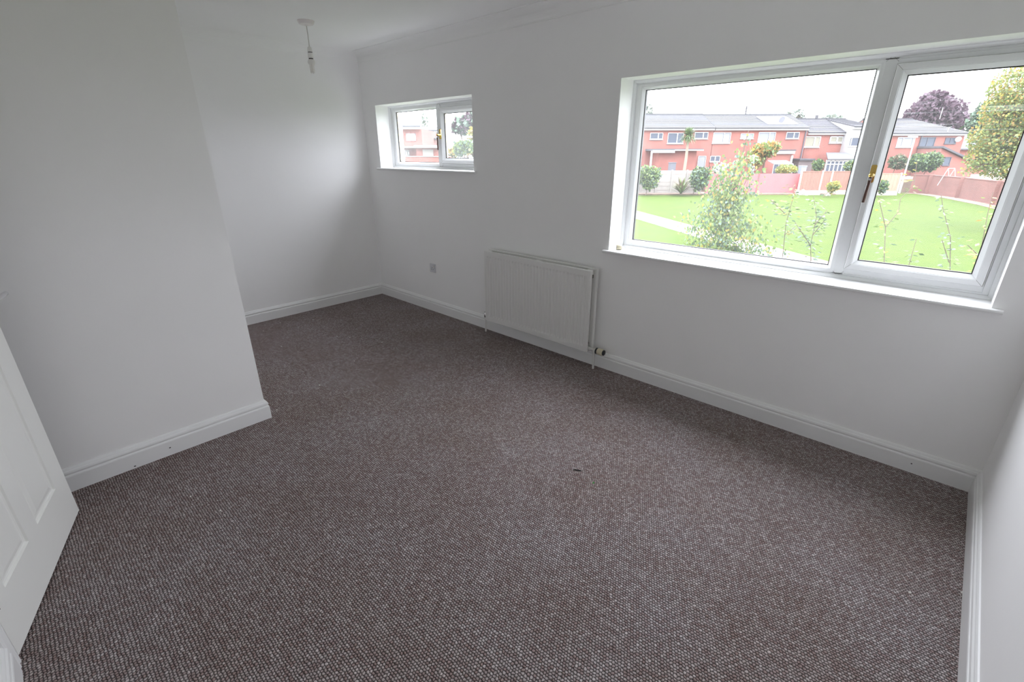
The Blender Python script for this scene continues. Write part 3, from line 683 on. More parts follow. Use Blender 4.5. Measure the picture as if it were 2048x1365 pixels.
# --- house 2
t, ze, zr = house('wide brick terraced house with a reflection-white solar panel on its roof', 1424, 1608, HD, 255.5, 231.5, roofm=ROOFL)
hwin(t, HD, 1425.5, 265, 1461, 287, .62, light=WBLIND); hwin(t, HD, 1481, 267, 1507, 277.5, .62, light=WBLIND)
hwin(t, HD, 1516, 264.3, 1550, 286.5, .64, light=WBLIND); hwin(t, HD, 1572, 264.3, 1598, 277.8, .6)
hwin(t, HD, 1420, 312, 1440, 324, .5)
def roofpt(u, v, d0, z0_, d1, z1_):   # point where the pixel's ray meets the roof slope
    r_ = ray(u, v); k = (z1_-z0_)/(d1-d0); # z = z0 + k*(d-d0)
    a = r_.dot(FH); s_ = (z0_-k*d0-CAM.z)/(r_.z-k*a); return CAM+r_*s_
zz0, zz1 = ze+.15, zr+.17
q = [roofpt(u, v, HD, zz0, HD+4.5, zz1) for u, v in ((1536, 249), (1596, 249), (1569, 234), (1513, 234.5))]
m = MB(); m.prism(q, (0, 0, .10)); fixn(m.build('solar_panel', PANEL, t))
m = MB(); m.ebox(rr(1536, HD-2), rr(1590, HD-2), HD-2.4, HD, zz(301.5, HD-2)-.02, zz(301.5, HD-2)+.12); po = fixn(m.build('porch_roof', ROOF, t))
m = MB(); m.ebox(rr(1536, HD-2.4), rr(1590.6, HD-2.4), HD-2.52, HD-2.4, zz(308, HD-2.4), zz(302.5, HD-2.4)); fixn(m.build('fascia', WHITE, po))
m = MB(); m.ebox(rr(1536, HD-2.2), rr(1589, HD-2.2), HD-2.3, HD, HZ, zz(307, HD-2.3)); fixn(m.build('porch_wall', BRICK, t))
m = MB(); m.ebox(rr(1586, HD-2.4), rr(1589, HD-2.4), HD-2.5, HD-2.3, HZ, zz(311, HD-2.4)); fixn(m.build('porch_post', WHITE, t))
m = MB(); m.tube([E(rr(1606, HD)-.1, HD-.12, ze-.2), E(rr(1606, HD)-.1, HD-.12, HZ)], .07, 8); fixn(m.build('downpipe', DARKFR, t))
m = MB(); m.tube([E(rr(1480, HD+4.5), HD+4.5, zr+.1), E(rr(1480, HD+4.5), HD+4.5, zr+1.1)], .09, 6); fixn(m.build('roof_vent', ROOF, t))
m = MB(); q = roofpt(1564, 247, HD, zz0, HD+4.5, zz1); m.lathe([(.05, 0), (.28, .08), (.40, .16)], q+Vector((0, 0, .35)), (-.3, -.9, .3), 14); fixn(m.build('satellite_dish', DARKFR, t, True))
# --- house 3
HD3 = 63.5
t, ze, zr = house('lower brick house with curtained upstairs window, right of the solar panel', 1609, 1694, HD3, 264.5, 239.5, depth=9)
hwin(t, HD3, 1603+5, 272.6, 1640, 295, .64, light=None, glass=WCURT, fw=.10); hwin(t, HD3, 1659, 272.6, 1686, 286.5, .55, glass=WCURT, fw=.12)
m = MB(); m.ebox(rr(1623, HD3+4), rr(1626, HD3+4), HD3+4.3, HD3+4.7, zr-.1, zr+.55); fixn(m.build('chimney_pot', ROOF, t))
m = MB(); m.ebox(rr(1600, HD3-3), rr(1628, HD3-3), HD3-3.4, HD3, HZ, zz(321, HD3-3)); g_ = fixn(m.build('outhouse', BRICKG, t)); g_['label'] = 'grey brick lean-to'
m = MB(); m.ebox(rr(1599, HD3-3), rr(1630, HD3-3), HD3-3.6, HD3, zz(321, HD3-3), zz(317.5, HD3-3)); fixn(m.build('outhouse_roof', ROOF, t))
# --- house 4: white clad with porch
HD4 = 62.2
t, ze, zr = house('white clad house with a small glazed porch, half behind the window mullion', 1695, 1735, HD4, 253, 240, depth=11, wallm=CLAD, fascia=True)
hwin(t, HD4, 1698, 275, 1717, 293, .2, fw=.06)
m = MB(); ra, rb = rr(1659, HD4-3), rr(1730, HD4-3); zt_ = zz(320, HD4-3); zu = zz(307, HD4, 1690)
m.prism([E(ra, HD4-3.2, zt_), E(rb, HD4-3.2, zt_), E(rb, HD4, zu), E(ra+1.6, HD4, zu)], (0, 0, .1)); po = fixn(m.build('porch_roof', ROOFL, t))
m = MB()
for k in range(6):
    r_ = ra+.05+(rr(1700, HD4-3)-ra)*k/5; m.ebox(r_-.06, r_+.06, HD4-3.05, HD4-2.93, HZ, zt_)
m.ebox(ra, rb, HD4-3.05, HD4-2.93, zt_-.18, zt_); m.ebox(ra, rb, HD4-3.05, HD4-2.93, HZ+1.35, HZ+1.45); m.ebox(ra, rb, HD4-3.05, HD4-2.93, HZ, HZ+.6)
fixn(m.build('porch_frame', WHITE, t))
m = MB(); m.ebox(ra+.05, rb-.05, HD4-2.99, HD4-2.96, HZ+.6, zt_-.1); m.build('porch_glazing', WGLASS, t)
# --- house 5
HD5 = 61.5
t, ze, zr = house('brick end house with hipped roof and dark windows, right of the street lamp', 1762, 1922, HD5, 266, 240, depth=9, hipr=3.4)
hwin(t, HD5, 1793.5, 274.5, 1825, 295, .36, light=WBLIND)
hwin(t, HD5, 1838.5, 274.5, 1869, 295.5, .5, frame=DARKFR); hwin(t, HD5, 1889.6, 275.5, 1912, 287.6, .5, frame=DARKFR)
m = MB(); m.lathe([(.02, 0), (.22, .04), (.30, .10)], A(1917, 279, HD5-.3), (-.2, -1, .25), 16); dsh = fixn(m.build('satellite_dish', WHITE, t, True)); dsh['label'] = 'white round dish'
m = MB(); pz = A(1895, 264, HD5-.2); m.tube([pz, pz+Vector((0, 0, .55))], .03, 6); m.tube([pz+Vector((-.25, 0, .4)), pz+Vector((.25, 0, .55))], .02, 6); fixn(m.build('aerial', POLE, t))
m = MB(); m.tube([E(rr(1836, HD5), HD5-.1, ze-.2), E(rr(1836, HD5), HD5-.1, HZ)], .06, 8); fixn(m.build('downpipe', DARKFR, t))
m = MB(); pz = E(rr(1868, HD5+4), HD5+4.5, zr+.1); m.tube([pz, pz+Vector((0, 0, 1.3))], .035, 6); fixn(m.build('roof_pole', POLE, t))
# lean-to extension
t = thing('brick_extension', 'low brick extension with sloping grey roof beside the end house', 'house', E(rr(1910, 58), 58, HZ))
d_ = 58; r0, r1 = rr(1884, d_), rr(1960, d_); za, zb2 = zz(297, d_, 1890), zz(318, d_, 1935)
m = MB(); m.prism([E(r0, d_, HZ), E(r1, d_, HZ), E(r1, d_, zb2-.6), E(r0, d_, za)], FH*3.4); fixn(m.build('brick_wall', BRICK, t))
m = MB(); m.prism([E(r0-.1, d_-.3, za+.05), E(r1+.2, d_-.3, zb2-.55), E(r1+.2, d_-.3, zb2-.37), E(r0-.1, d_-.3, za+.25)], FH*4.4); ro = fixn(m.build('roof', ROOFL, t))
hwin(t, d_, 1886, 314, 1900.5, 331, .5, cols=1, frame=DARKFR)
t = thing('garden_annexe', 'grey roofed outbuilding partly hidden by the yellow-green tree', 'building', E(rr(1950, 66), 66, HZ))
m = MB(); m.ebox(rr(1915, 66), rr(1985, 66), 66, 70, HZ, zz(300, 66, 1940)); fixn(m.build('brick_wall', BRICK, t))
m = MB(); m.prism([E(rr(1912, 65), 65.6, zz(300, 66, 1940)), E(rr(1990, 65), 65.6, zz(300, 66, 1940)), E(rr(1985, 68), 68.5, zz(278, 68, 1940)), E(rr(1920, 68), 68.5, zz(278, 68, 1940))], (0, 0, .15)); fixn(m.build('roof', ROOFL, t))

# ---------------------------------------------------------------- fences and walls
FD = 50.5
def fpt(u): return rr(u, FD)
# left concrete fence
t = thing('concrete_fence', 'weathered grey concrete board fence at the left of the lawn', 'fence', E(fpt(1350), 51.5, GZ))
ra, rb = fpt(1262), fpt(1420); zt_, zb_ = zz(341, 51.5, 1350), GZ; nb = 6
posts = [ra+(rb-ra)*k/5 for k in range(6)]
for r_ in posts:
    m = MB(); m.ebox(r_-.07, r_+.07, 51.4, 51.6, zb_, zt_+.06); fixn(m.build('post', GREYB, t))
for k in range(5):
    for j in range(nb):
        h_ = (zt_-zb_)/nb; m = MB(); m.ebox(posts[k]+.07, posts[k+1]-.07, 51.47, 51.53, zb_+h_*j+.012, zb_+h_*(j+1)-.012); fixn(m.build('board', GREYB, t))
# red painted fence
t = thing('red_fence', 'red painted board fence at the far side of the lawn', 'fence', E(fpt(1560), 51.2, GZ))
zt_ = zz(347.5, 51.2, 1560); dF = 51.2
edges = [rr(u, dF) for u in (1421, 1475, 1528, 1613)]
for k in range(3):
    m = MB(); m.ebox(edges[k]+.05, edges[k+1]-.05, dF-.03, dF+.03, GZ+.05, zt_); o = fixn(m.build('panel', REDF, t))
for k in (1, 2):
    m = MB(); m.ebox(edges[k]-.06, edges[k]+.06, dF-.06, dF+.06, GZ, zt_+.03); fixn(m.build('post', REDFD, t))
m = MB(); m.ebox(edges[0], edges[3], dF-.05, dF+.05, GZ, GZ+.08); fixn(m.build('base_board', REDFD, t))
# timber panel fence
def timber(name, label, us, d, vt, lastpost=True, m_=FENCEW):
    t = thing(name, label, 'fence', E(rr(sum(us)/len(us), d), d, GZ)); zt_ = zz(vt, d, us[0])
    for i, u in enumerate(us):
        if i == len(us)-1 and not lastpost: break
        m = MB(); m.ebox(rr(u, d)-.06, rr(u, d)+.06, d-.08, d+.06, GZ, zt_+.05); fixn(m.build('post', POSTC, t))
    for a, c in zip(us[:-1], us[1:]):
        r0, r1 = rr(a, d)+.07, rr(c, d)-.07
        m = MB(); m.ebox(r0, r1, d-.03, d+.03, GZ, GZ+.42); fixn(m.build('gravel_board', POSTC, t))
        pn = MB(); pn.ebox(r0, r1, d-.035, d+.035, zt_-.07, zt_); pn.ebox(r0, r1, d-.035, d+.035, GZ+.42, GZ+.48)
        f_ = fixn(pn.build('panel', m_, t)); nsl = max(6, int((r1-r0)/.16)); sl_ = MB()
        for k in range(nsl):
            s0 = r0+(r1-r0)*k/nsl; sl_.ebox(s0, s0+(r1-r0)/nsl-.012, d-.012+(.008 if k % 2 else 0), d+.012, GZ+.45, zt_-.04)
        o_ = fixn(sl_.build('slats', m_, f_)); o_['kind'] = 'stuff'
    return t
timber('timber_fence', 'brown timber panel fence with pale posts, right of the red fence', [1614, 1657, 1677, 1722, 1768], 50.6, 342.5)
timber('timber_fence', 'pale new timber fence behind the foot of the street lamp', [1771, 1818], 49.4, 347, m_=FENCET)
# garden brick wall, running towards us on the right
t = thing('garden_wall', 'brown brick garden wall with piers at the right of the lawn', 'wall', G(1900, 402, GZ))
base = [G(1817, 386.5, GZ), G(1853, 388, GZ), G(1914, 396.5, GZ), G(1985, 410, GZ), G(2060, 427, GZ)]
for i, (a, c) in enumerate(zip(base[:-1], base[1:])):
    dv = (c-a).normalized(); nv = Vector((-dv.y, dv.x, 0)); h_ = 1.78
    m = MB(); m.prism([a, c, c+nv*.22, a+nv*.22], (0, 0, h_)); fixn(m.build('wall_section', BRICK2, t))
    m = MB(); m.prism([a-nv*.03+Vector((0,0,h_)), c-nv*.03+Vector((0,0,h_)), c+nv*.25+Vector((0,0,h_)), a+nv*.25+Vector((0,0,h_))], (0, 0, .07)); fixn(m.build('coping', BRICK2, t))
for a in base[1:4]:
    m = MB(); m.prism([a+Vector((-.2,-.2,0)), a+Vector((.2,-.2,0)), a+Vector((.2,.2,0)), a+Vector((-.2,.2,0))], (0, 0, 1.9)); fixn(m.build('pier', BRICK2, t))
m = MB(); off = Vector((-.9, -.9, 0)); m.prism([p+off for p in base]+[p for p in reversed(base)], (0, 0, .03)); struct('wall_foot_strip', m, SOIL, 'bare strip at the foot of the brick garden wall', 'ground')

# ---------------------------------------------------------------- plants
def leaves(blobs, n, size, nm, hollow=.55, aspect=1.0, seed=1, droop=0):
    rnd = random.Random(seed); b = MB(); tot = sum(x[3]*x[4]*x[5] for x in blobs)
    for bl in blobs:
        cx, cy, cz, rx, ry, rz = bl[:6]; k = max(4, int(n*rx*ry*rz/tot))
        for _ in range(k):
            while True:
                p = Vector((rnd.uniform(-1, 1), rnd.uniform(-1, 1), rnd.uniform(-1, 1)))
                if p.length < 1 and (p.length > hollow or rnd.random() < .3): break
            c = Vector((cx+p.x*rx, cy+p.y*ry, cz+p.z*rz))
            a = Vector((rnd.gauss(0, 1), rnd.gauss(0, 1), rnd.gauss(0, 1)-droop)).normalized(); t_ = Vector((rnd.gauss(0, 1), rnd.gauss(0, 1), rnd.gauss(0, 1))); bb_ = a.cross(t_).normalized()
            s_ = size*rnd.uniform(.6, 1.3); w_ = s_*.42*aspect
            b.add([c, c+a*s_*.5+bb_*w_, c+a*s_, c+a*s_*.5-bb_*w_], [(0, 1, 2, 3)], rnd.randrange(nm))
    return b
def plant(name, label, cat, basept, blobs, n, size, mats, stem=True, stemr=.05, barkm=None, hollow=.55, seed=1, aspect=1.0, group=None, branches=5):
    t = thing(name, label, cat, basept, group); rnd = random.Random(seed)
    o = leaves(blobs, n, size, len(mats), hollow, aspect, seed).build('foliage', mats, t); o['kind'] = 'stuff'
    if stem:
        b = MB(); top = Vector(blobs[0][:3]); bp = Vector(basept)
        b.tube([bp, bp.lerp(top, .5)+Vector((rnd.uniform(-.1, .1), 0, 0)), top], [stemr, stemr*.8, stemr*.4], 8)
        for k in range(branches):
            bl = rnd.choice(blobs); q = Vector(bl[:3])+Vector((rnd.uniform(-.5, .5)*bl[3], rnd.uniform(-.5, .5)*bl[4], rnd.uniform(-.2, .6)*bl[5]))
            s0 = bp.lerp(top, rnd.uniform(.35, .8)); b.tube([s0, s0.lerp(q, .5)+Vector((0, 0, .05*q.z if q.z > 0 else 0)), q], [stemr*.45, stemr*.3, stemr*.12], 6)
        fixn(b.build('trunk', barkm or BARK, t, True))
    return t
def blob(u, v, d, ru, rv, rd=None):
    p = A(u, v, d); k = d/1050.0; rd = rd or ru*k; return (p.x, p.y, p.z, ru*k, ru*k, rv*k)
def onG(u, d, z=GZ): q = A(u, 300, d); return (q.x, q.y, z)

# large trees behind
plant('purple_tree', 'large dark purple-leaved tree rising behind the end house', 'tree', onG(1864, 84, HZ),
      [blob(1866, 225, 84, 38, 34), blob(1835, 232, 84, 24, 22), blob(1900, 228, 84, 26, 26), blob(1868, 205, 84, 26, 22), blob(1905, 245, 84, 34, 18), blob(1830, 248, 84, 28, 14)], 5200, .6, [LDP, LDP, LDP], stemr=.5, seed=3, branches=14)
plant('dark_tree', 'bluish dark tree between the purple tree and the yellow-green tree', 'tree', onG(1985, 70, HZ),
      [blob(1982, 225, 70, 26, 22), blob(1960, 250, 70, 24, 20), blob(2000, 240, 70, 34, 40)], 3000, .6, [LB, LD], stemr=.35, seed=4)
plant('yellow_tree', 'tall yellow-green autumn tree at the right edge of the window', 'tree', onG(2075, 27),
      [blob(2060, 240, 27, 60, 75), blob(2010, 290, 27, 46, 46), blob(1965, 315, 27, 30, 24), blob(2040, 180, 27, 50, 50), blob(1975, 280, 27, 30, 30), blob(2000, 225, 27, 34, 40), blob(2010, 335, 27, 50, 22), blob(1935, 342, 27, 14, 9), blob(1950, 270, 27, 14, 14), blob(2100, 320, 27, 60, 40)],
      22000, .13, [LY, LG2, LG2, LG2, LG2, LG2, LY, LO], stemr=.22, seed=5, branches=18)
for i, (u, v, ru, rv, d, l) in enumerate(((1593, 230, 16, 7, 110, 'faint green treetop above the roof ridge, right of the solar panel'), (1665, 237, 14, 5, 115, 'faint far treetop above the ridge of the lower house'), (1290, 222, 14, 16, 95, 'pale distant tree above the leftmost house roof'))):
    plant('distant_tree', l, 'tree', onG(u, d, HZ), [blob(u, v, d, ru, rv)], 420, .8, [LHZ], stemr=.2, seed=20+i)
# small-window views get their own trees further left (below)
plant('maple_tree', 'small orange and green maple in front of the solar panel house', 'tree', onG(1535, 55, HZ),
      [blob(1530, 300, 55, 24, 14), blob(1512, 320, 55, 16, 16), blob(1548, 292, 55, 14, 7)], 1500, .3, [LO, LO, LG2, LG], stemr=.09, seed=6)
# palm-like cordyline
def cordyline(label, u, d, vtop, vbase, zb_, rad_, n, trunk=True):
    c = A(u, vtop, d); t = thing('cordyline' if trunk else 'spiky_shrub', label, 'palm' if trunk else 'shrub', (c.x, c.y, zb_)); rnd = random.Random(int(u)); b = MB()
    for k in range(n):
        a = rnd.uniform(0, 2*PI); el = rnd.uniform(-.7, 1.45) if trunk else rnd.uniform(.35, 1.4); L_ = rad_*rnd.uniform(.75, 1.1)
        dv = Vector((math.cos(a)*math.cos(el), math.sin(a)*math.cos(el), math.sin(el))); sd = Vector((-math.sin(a), math.cos(a), 0))*.035*rad_/1.0
        p0 = c+Vector((rnd.uniform(-.1, .1), rnd.uniform(-.1, .1), rnd.uniform(-.15, .15))); p1 = p0+dv*L_*.6; p2 = p0+dv*L_+Vector((0, 0, -.18*L_))
        b.add([p0-sd*.6, p0+sd*.6, p1+sd, p1-sd, p2], [(0, 1, 2, 3), (3, 2, 4)], rnd.randrange(2))
    o = b.build('leaf_blades', [LPG, LG] if trunk else [LBR, LG], t); o['kind'] = 'stuff'
    if trunk:
        q = MB(); q.tube([(c.x, c.y, zb_), (c.x+.05, c.y, (zb_+c.z)/2), (c.x, c.y, c.z)], [.17, .15, .13], 10); fixn(q.build('trunk', TRUNKP, t, True))
cordyline('cordyline palm with a round green head in front of the brick houses', 1377, 56, 272, 340, HZ, 1.12, 420)
cordyline('bronze spiky-leaved shrub at the edge of the lawn', 1362, 49, 385, 392, GZ, 1.75, 90, False)
sh = [('round green shrub at the left edge of the wide pane', 1300, 49.5, [(1300, 357, 20, 24), (1288, 350, 14, 20), (1312, 348, 11, 14)], 1800, .22, [LG, LG2, LB], GZ),
      ('dark green shrub between the spiky shrub and the birch', 1398, 49.8, [(1398, 358, 20, 24), (1412, 350, 12, 14)], 1500, .22, [LB, LG, LD], GZ),
      ('yellow-green shrub behind the red fence', 1574, 53.5, [(1574, 338, 20, 8), (1560, 342, 10, 6)], 700, .2, [LG2, LY], HZ),
      ('clipped green conifer above the timber fence', 1636, 54, [(1636, 331, 11, 12)], 700, .2, [LG, LD], HZ),
      ('pale green bush in front of the glazed porch', 1700, 54.5, [(1700, 332, 11, 11)], 600, .2, [LB, LG2], HZ),
      ('small yellow shrub at the foot of the timber fence', 1668, 47.5, [(1668, 372, 12, 9), (1663, 379, 7, 8)], 600, .2, [LY, LG2], GZ),
      ('small green shrub at the foot of the pale new fence', 1768, 47, [(1766, 374, 9, 14)], 500, .2, [LB, LG], GZ),
      ('tall dark green hedge behind the garden wall', 1860, 54, [(1860, 324, 20, 19), (1835, 326, 20, 17), (1872, 322, 9, 17)], 3200, .25, [LD, LD, LG], HZ),
      ('brownish hedge left of the dark hedge', 1796, 54, [(1796, 324, 16, 14)], 900, .25, [LBR, LD], HZ)]
for i, (l, u, d, bl, n, s_, ms, z_) in enumerate(sh):
    plant('hedge' if 'hedge' in l else 'shrub', l, 'hedge' if 'hedge' in l else 'shrub', onG(u, d, z_), [blob(a, c, d, e, f) for a, c, e, f in bl], n, s_, ms, stemr=.04, seed=30+i, branches=3, hollow=.5)
plant('white_flecked_shrub', 'shrub with white flecks behind the birch', 'shrub', onG(1440, 46), [blob(1436, 338, 46, 12, 9), blob(1448, 332, 46, 6, 5)], 260, .28, [WFLECK, WFLECK, LG2], stemr=.03, seed=50, hollow=.2)
plant('white_flecked_shrub', 'taller shrub with white flecks above the red fence', 'shrub', onG(1505, 47), [blob(1507, 318, 47, 6, 8), blob(1503, 338, 47, 5, 5)], 200, .26, [WFLECK, WFLECK, LG2], stemr=.03, seed=51, hollow=.2)

# birch close to the house: many stems of small leaves
def birch():
    rnd = random.Random(11); d0 = 9.5; bp = Vector(onG(1462, d0)); t = thing('birch_tree', 'young birch with green and yellow leaves close outside the window', 'tree', bp)
    br = MB(); lf_ = MB(); tops = []
    def shoot(p0, p1, r, nl, sz, spread):
        mid = p0.lerp(p1, .5)+Vector((rnd.uniform(-.1, .1), rnd.uniform(-.1, .1), 0)); br.tube([p0, mid, p1], [r, r*.7, r*.3], 6)
        for k in range(nl):
            f_ = rnd.uniform(.15, 1.02); c = p0.lerp(mid, f_*2) if f_ < .5 else mid.lerp(p1, f_*2-1)
            c = c+Vector((rnd.gauss(0, spread), rnd.gauss(0, spread), rnd.gauss(0, spread*.8)))
            a = Vector((rnd.gauss(0, .7), rnd.gauss(0, .7), -1)).normalized(); bb_ = a.cross(Vector((rnd.gauss(0, 1), rnd.gauss(0, 1), .2))).normalized()
            s_ = sz*rnd.uniform(.7, 1.3); w_ = s_*.36
            lf_.add([c, c+a*s_*.4+bb_*w_, c+a*s_, c+a*s_*.4-bb_*w_], [(0, 1, 2, 3)], rnd.choice((0, 0, 1, 1, 2, 3, 1, 3)))
    top = A(1497, 262, d0+.2); br.tube([bp, bp.lerp(top, .55)+Vector((-.06, 0, 0)), top], [.055, .035, .006], 10)
    for (u, v, n_) in ((1495, 285, 60), (1478, 318, 90), (1512, 330, 50), (1455, 330, 90), (1440, 352, 110), (1425, 372, 110), (1500, 372, 60), (1468, 360, 120), (1490, 400, 90), (1410, 405, 110),
                       (1392, 430, 100), (1375, 440, 60), (1380, 468, 70), (1400, 480, 90), (1430, 440, 120), (1450, 470, 120), (1470, 430, 120), (1500, 450, 110), (1525, 430, 60), (1540, 460, 80), (1480, 490, 110), (1515, 495, 90), (1430, 500, 90), (1550, 500, 70), (1365, 485, 40), (1455, 400, 130)):
        q = A(u+rnd.uniform(-4, 4), v, d0+rnd.uniform(-.5, .5)); f_ = max(.05, min(.85, (q.z+2.6)/(top.z+2.6)-.18)); p0 = bp.lerp(top, f_)
        shoot(p0, q, .009, int(n_*2.3), .066, .12)
    o = lf_.build('foliage', [LG2, LG, LY, LB], t); o['kind'] = 'stuff'
    fixn(br.build('trunk', BARK, t, True))
birch()
def sapling(label, d, stems, nl, sz, mats, seed, yel=0):
    rnd = random.Random(seed); u0, v0 = stems[0][0]; q0 = A(u0, v0, d); t = thing('sapling', label, 'sapling', (q0.x, q0.y, GZ)); br = MB(); lf_ = MB()
    for i, st in enumerate(stems):
        pts = [A(u, v, d) for u, v in st]
        if i == 0: pts = [Vector((pts[0].x, pts[0].y, GZ))]+pts
        n = len(pts); br.tube(pts, [.006*(1-k/n)+.0022 for k in range(n)], 6)
        for s0, s1 in zip(pts[:-1], pts[1:]):
            if (s1-s0).length < .05: continue
            seg = (s1-s0); cnt = max(4, int(nl*1.7*min(1.2, seg.length)))
            for k in range(cnt):
                c = s0+seg*rnd.random(); az = rnd.uniform(0, 2*PI); a = Vector((math.cos(az), math.sin(az), rnd.uniform(-.5, .2))).normalized()
                c = c+a*rnd.uniform(.0, .14); bb_ = a.cross(Vector((rnd.gauss(0, .4), rnd.gauss(0, .4), 1))).normalized(); s_ = sz*rnd.uniform(.7, 1.3)
                lf_.add([c, c+a*s_*.45+bb_*s_*.26, c+a*s_, c+a*s_*.45-bb_*s_*.26], [(0, 1, 2, 3)], rnd.randrange(len(mats)))
    o = lf_.build('foliage', mats, t); o['kind'] = 'stuff'; fixn(br.build('stem', BARK, t, True))
sapling('thin leafy sapling right of the birch', 8.6, [[(1565, 515), (1572, 447), (1586, 397), (1590, 362)], [(1573, 430), (1541, 400)], [(1569, 470), (1590, 455)]], 60, .08, [LG, LB, LY, LD], 61)
sapling('forked sapling left of the window mullion', 8.4, [[(1622, 520), (1621, 491), (1633, 435), (1627, 392)], [(1621, 491), (1590, 445)], [(1626, 470), (1650, 440)], [(1630, 450), (1655, 420)]], 70, .08, [LB, LG, LD], 62)
sapling('tall thin sapling with few leaves behind the opening sash', 8.2, [[(1768, 530), (1771, 455), (1797, 424), (1801, 397), (1828, 372), (1834, 322)], [(1771, 455), (1757, 395)]], 18, .085, [LG, LY, LB], 63)
sapling('short leafy shoot in the middle of the opening sash', 8.2, [[(1818, 530), (1833, 478)]], 26, .085, [LB, LD], 64)
sapling('dark stemmed sapling in the right half of the opening sash', 7.8, [[(1900, 540), (1901, 475), (1886, 417), (1882, 388)], [(1898, 525), (1884, 480)]], 26, .085, [LB, LG, LD], 65)
sapling('sapling with yellow leaves at the right edge of the glass', 7.4, [[(1960, 560), (1962, 500), (1975, 430), (1986, 385)], [(1961, 515), (1935, 490)]], 26, .085, [LY, LG2, LY, LO], 66)

# ---------------------------------------------------------------- street furniture and garden things
def lamp(label, u0, v0, ztop_v, d=None):
    p = G(u0, v0, GZ); t = thing('street_lamp', label, 'street lamp', p); dF = (p-CAM).dot(FH)
    zt = zz(ztop_v, dF, u0+30)
    m = MB(); m.tube([p, p+Vector((0, 0, 1.2))], .11, 10); m.tube([p+Vector((0, 0, 1.2)), Vector((p.x, p.y, zt))], [.075, .05], 10); fixn(m.build('pole', POLE, t, True))
    m = MB(); c = Vector((p.x, p.y, zt)); m.obox(c-Rt*.25+Vector((0, 0, .05)), Rt*.42, FH*.12, (0, 0, .07)); m.obox(c-Rt*.3+Vector((0, 0, -.03)), Rt*.25, FH*.08, (0, 0, .03)); fixn(m.build('lamp_head', POLE, t))
lamp('grey street lamp standing by the pale new fence', 1798, 387, 275)
t = thing('swing_frame', 'white A-frame swing behind the brick garden wall', 'swing', onG(1902, 49, GZ+.6))
m = MB(); q = A(1897, 337, 49); q2 = A(1910, 337, 49)
for c in (q, q2):
    for sg in (-1, 1): m.tube([c, c+Vector((sg*.42, sg*.1, -1.6))], .028, 6)
m.tube([q, q2], .028, 6); fixn(m.build('frame', WHITE, t))
t = thing('wheelie_bin', 'pale blue wheelie bin in front of the grey brick lean-to', 'bin', E(rr(1617, 56), 56, HZ))
m = MB(); r_ = rr(1617, 56); zq = zz(331.5, 56, 1617); m.prism([E(r_-.22, 56, HZ), E(r_+.22, 56, HZ), E(r_+.28, 56, zq-.1), E(r_-.28, 56, zq-.1)], FH*.6); fixn(m.build('body', BIN, t))
m = MB(); m.ebox(r_-.3, r_+.3, 55.95, 56.65, zq-.1, zq); fixn(m.build('lid', BIN, t))
t = thing('storage_box', 'dark grey storage box against the porch of the leftmost house', 'box', E(rr(1349, 57.5), 57.5, HZ))
m = MB(); m.ebox(rr(1344, 57.5), rr(1355, 57.5), 57.3, 58.1, HZ, zz(326, 57.5, 1350)); fixn(m.build('body', GREYBOX, t)); m = MB(); m.ebox(rr(1343, 57.5), rr(1356, 57.5), 57.25, 58.15, zz(326, 57.5, 1350), zz(325, 57.5, 1350)); fixn(m.build('lid', GREYBOX, t))
t = thing('glass_lean_to', 'white framed glass lean-to in front of the solar panel house', 'greenhouse', E(rr(1568, 57), 57, HZ))
ra, rb = rr(1549, 57), rr(1588, 57); zq = zz(329, 57, 1568)
m = MB(); m.prism([E(ra, 56.4, zq), E(rb, 56.4, zq), E(rb, 58, zq+.35), E(ra, 58, zq+.35)], (0, 0, .06)); fixn(m.build('roof', WBLIND, t))
m = MB()
for k in range(5): r_ = ra+(rb-ra)*k/4; m.ebox(r_-.03, r_+.03, 56.4, 56.47, HZ, zq)
fixn(m.build('frame', WHITE, t)); m = MB(); m.ebox(ra, rb, 56.43, 56.45, HZ, zq); m.build('glazing', WGLASS, t)
def rock(u, v, s_, label):
    p = G(u, v, GZ); b = MB(); rnd = random.Random(int(u)); n = 8; rows = [(0, .9), (.45, 1), (.8, .6), (.95, .2)]; vs = []
    for h_, r_ in rows:
        for k in range(n): a = 2*PI*k/n; q = s_*r_*rnd.uniform(.85, 1.15); vs.append((p.x+q*math.cos(a), p.y+q*math.sin(a), GZ+.1*0+h_*s_*.9))
    fs = [(i*n+k, i*n+(k+1) % n, (i+1)*n+(k+1) % n, (i+1)*n+k) for i in range(3) for k in range(n)]+[tuple(range(n))[::-1], tuple(3*n+k for k in range(n))]
    b.add(vs, fs); tag(fixn(b.build('rock', STONE, None, True)), label, 'rock')
rock(1655, 392, .28, 'pale rock beside the small yellow shrub')
# low concrete edging under the fences
b = MB(); b.ebox(rr(1613, 50), rr(1660, 50), 49.9, 50.3, GZ, GZ+.38); tag(fixn(b.build('edging_block', STONE)), 'pale concrete edging block under the timber fence', 'kerb')

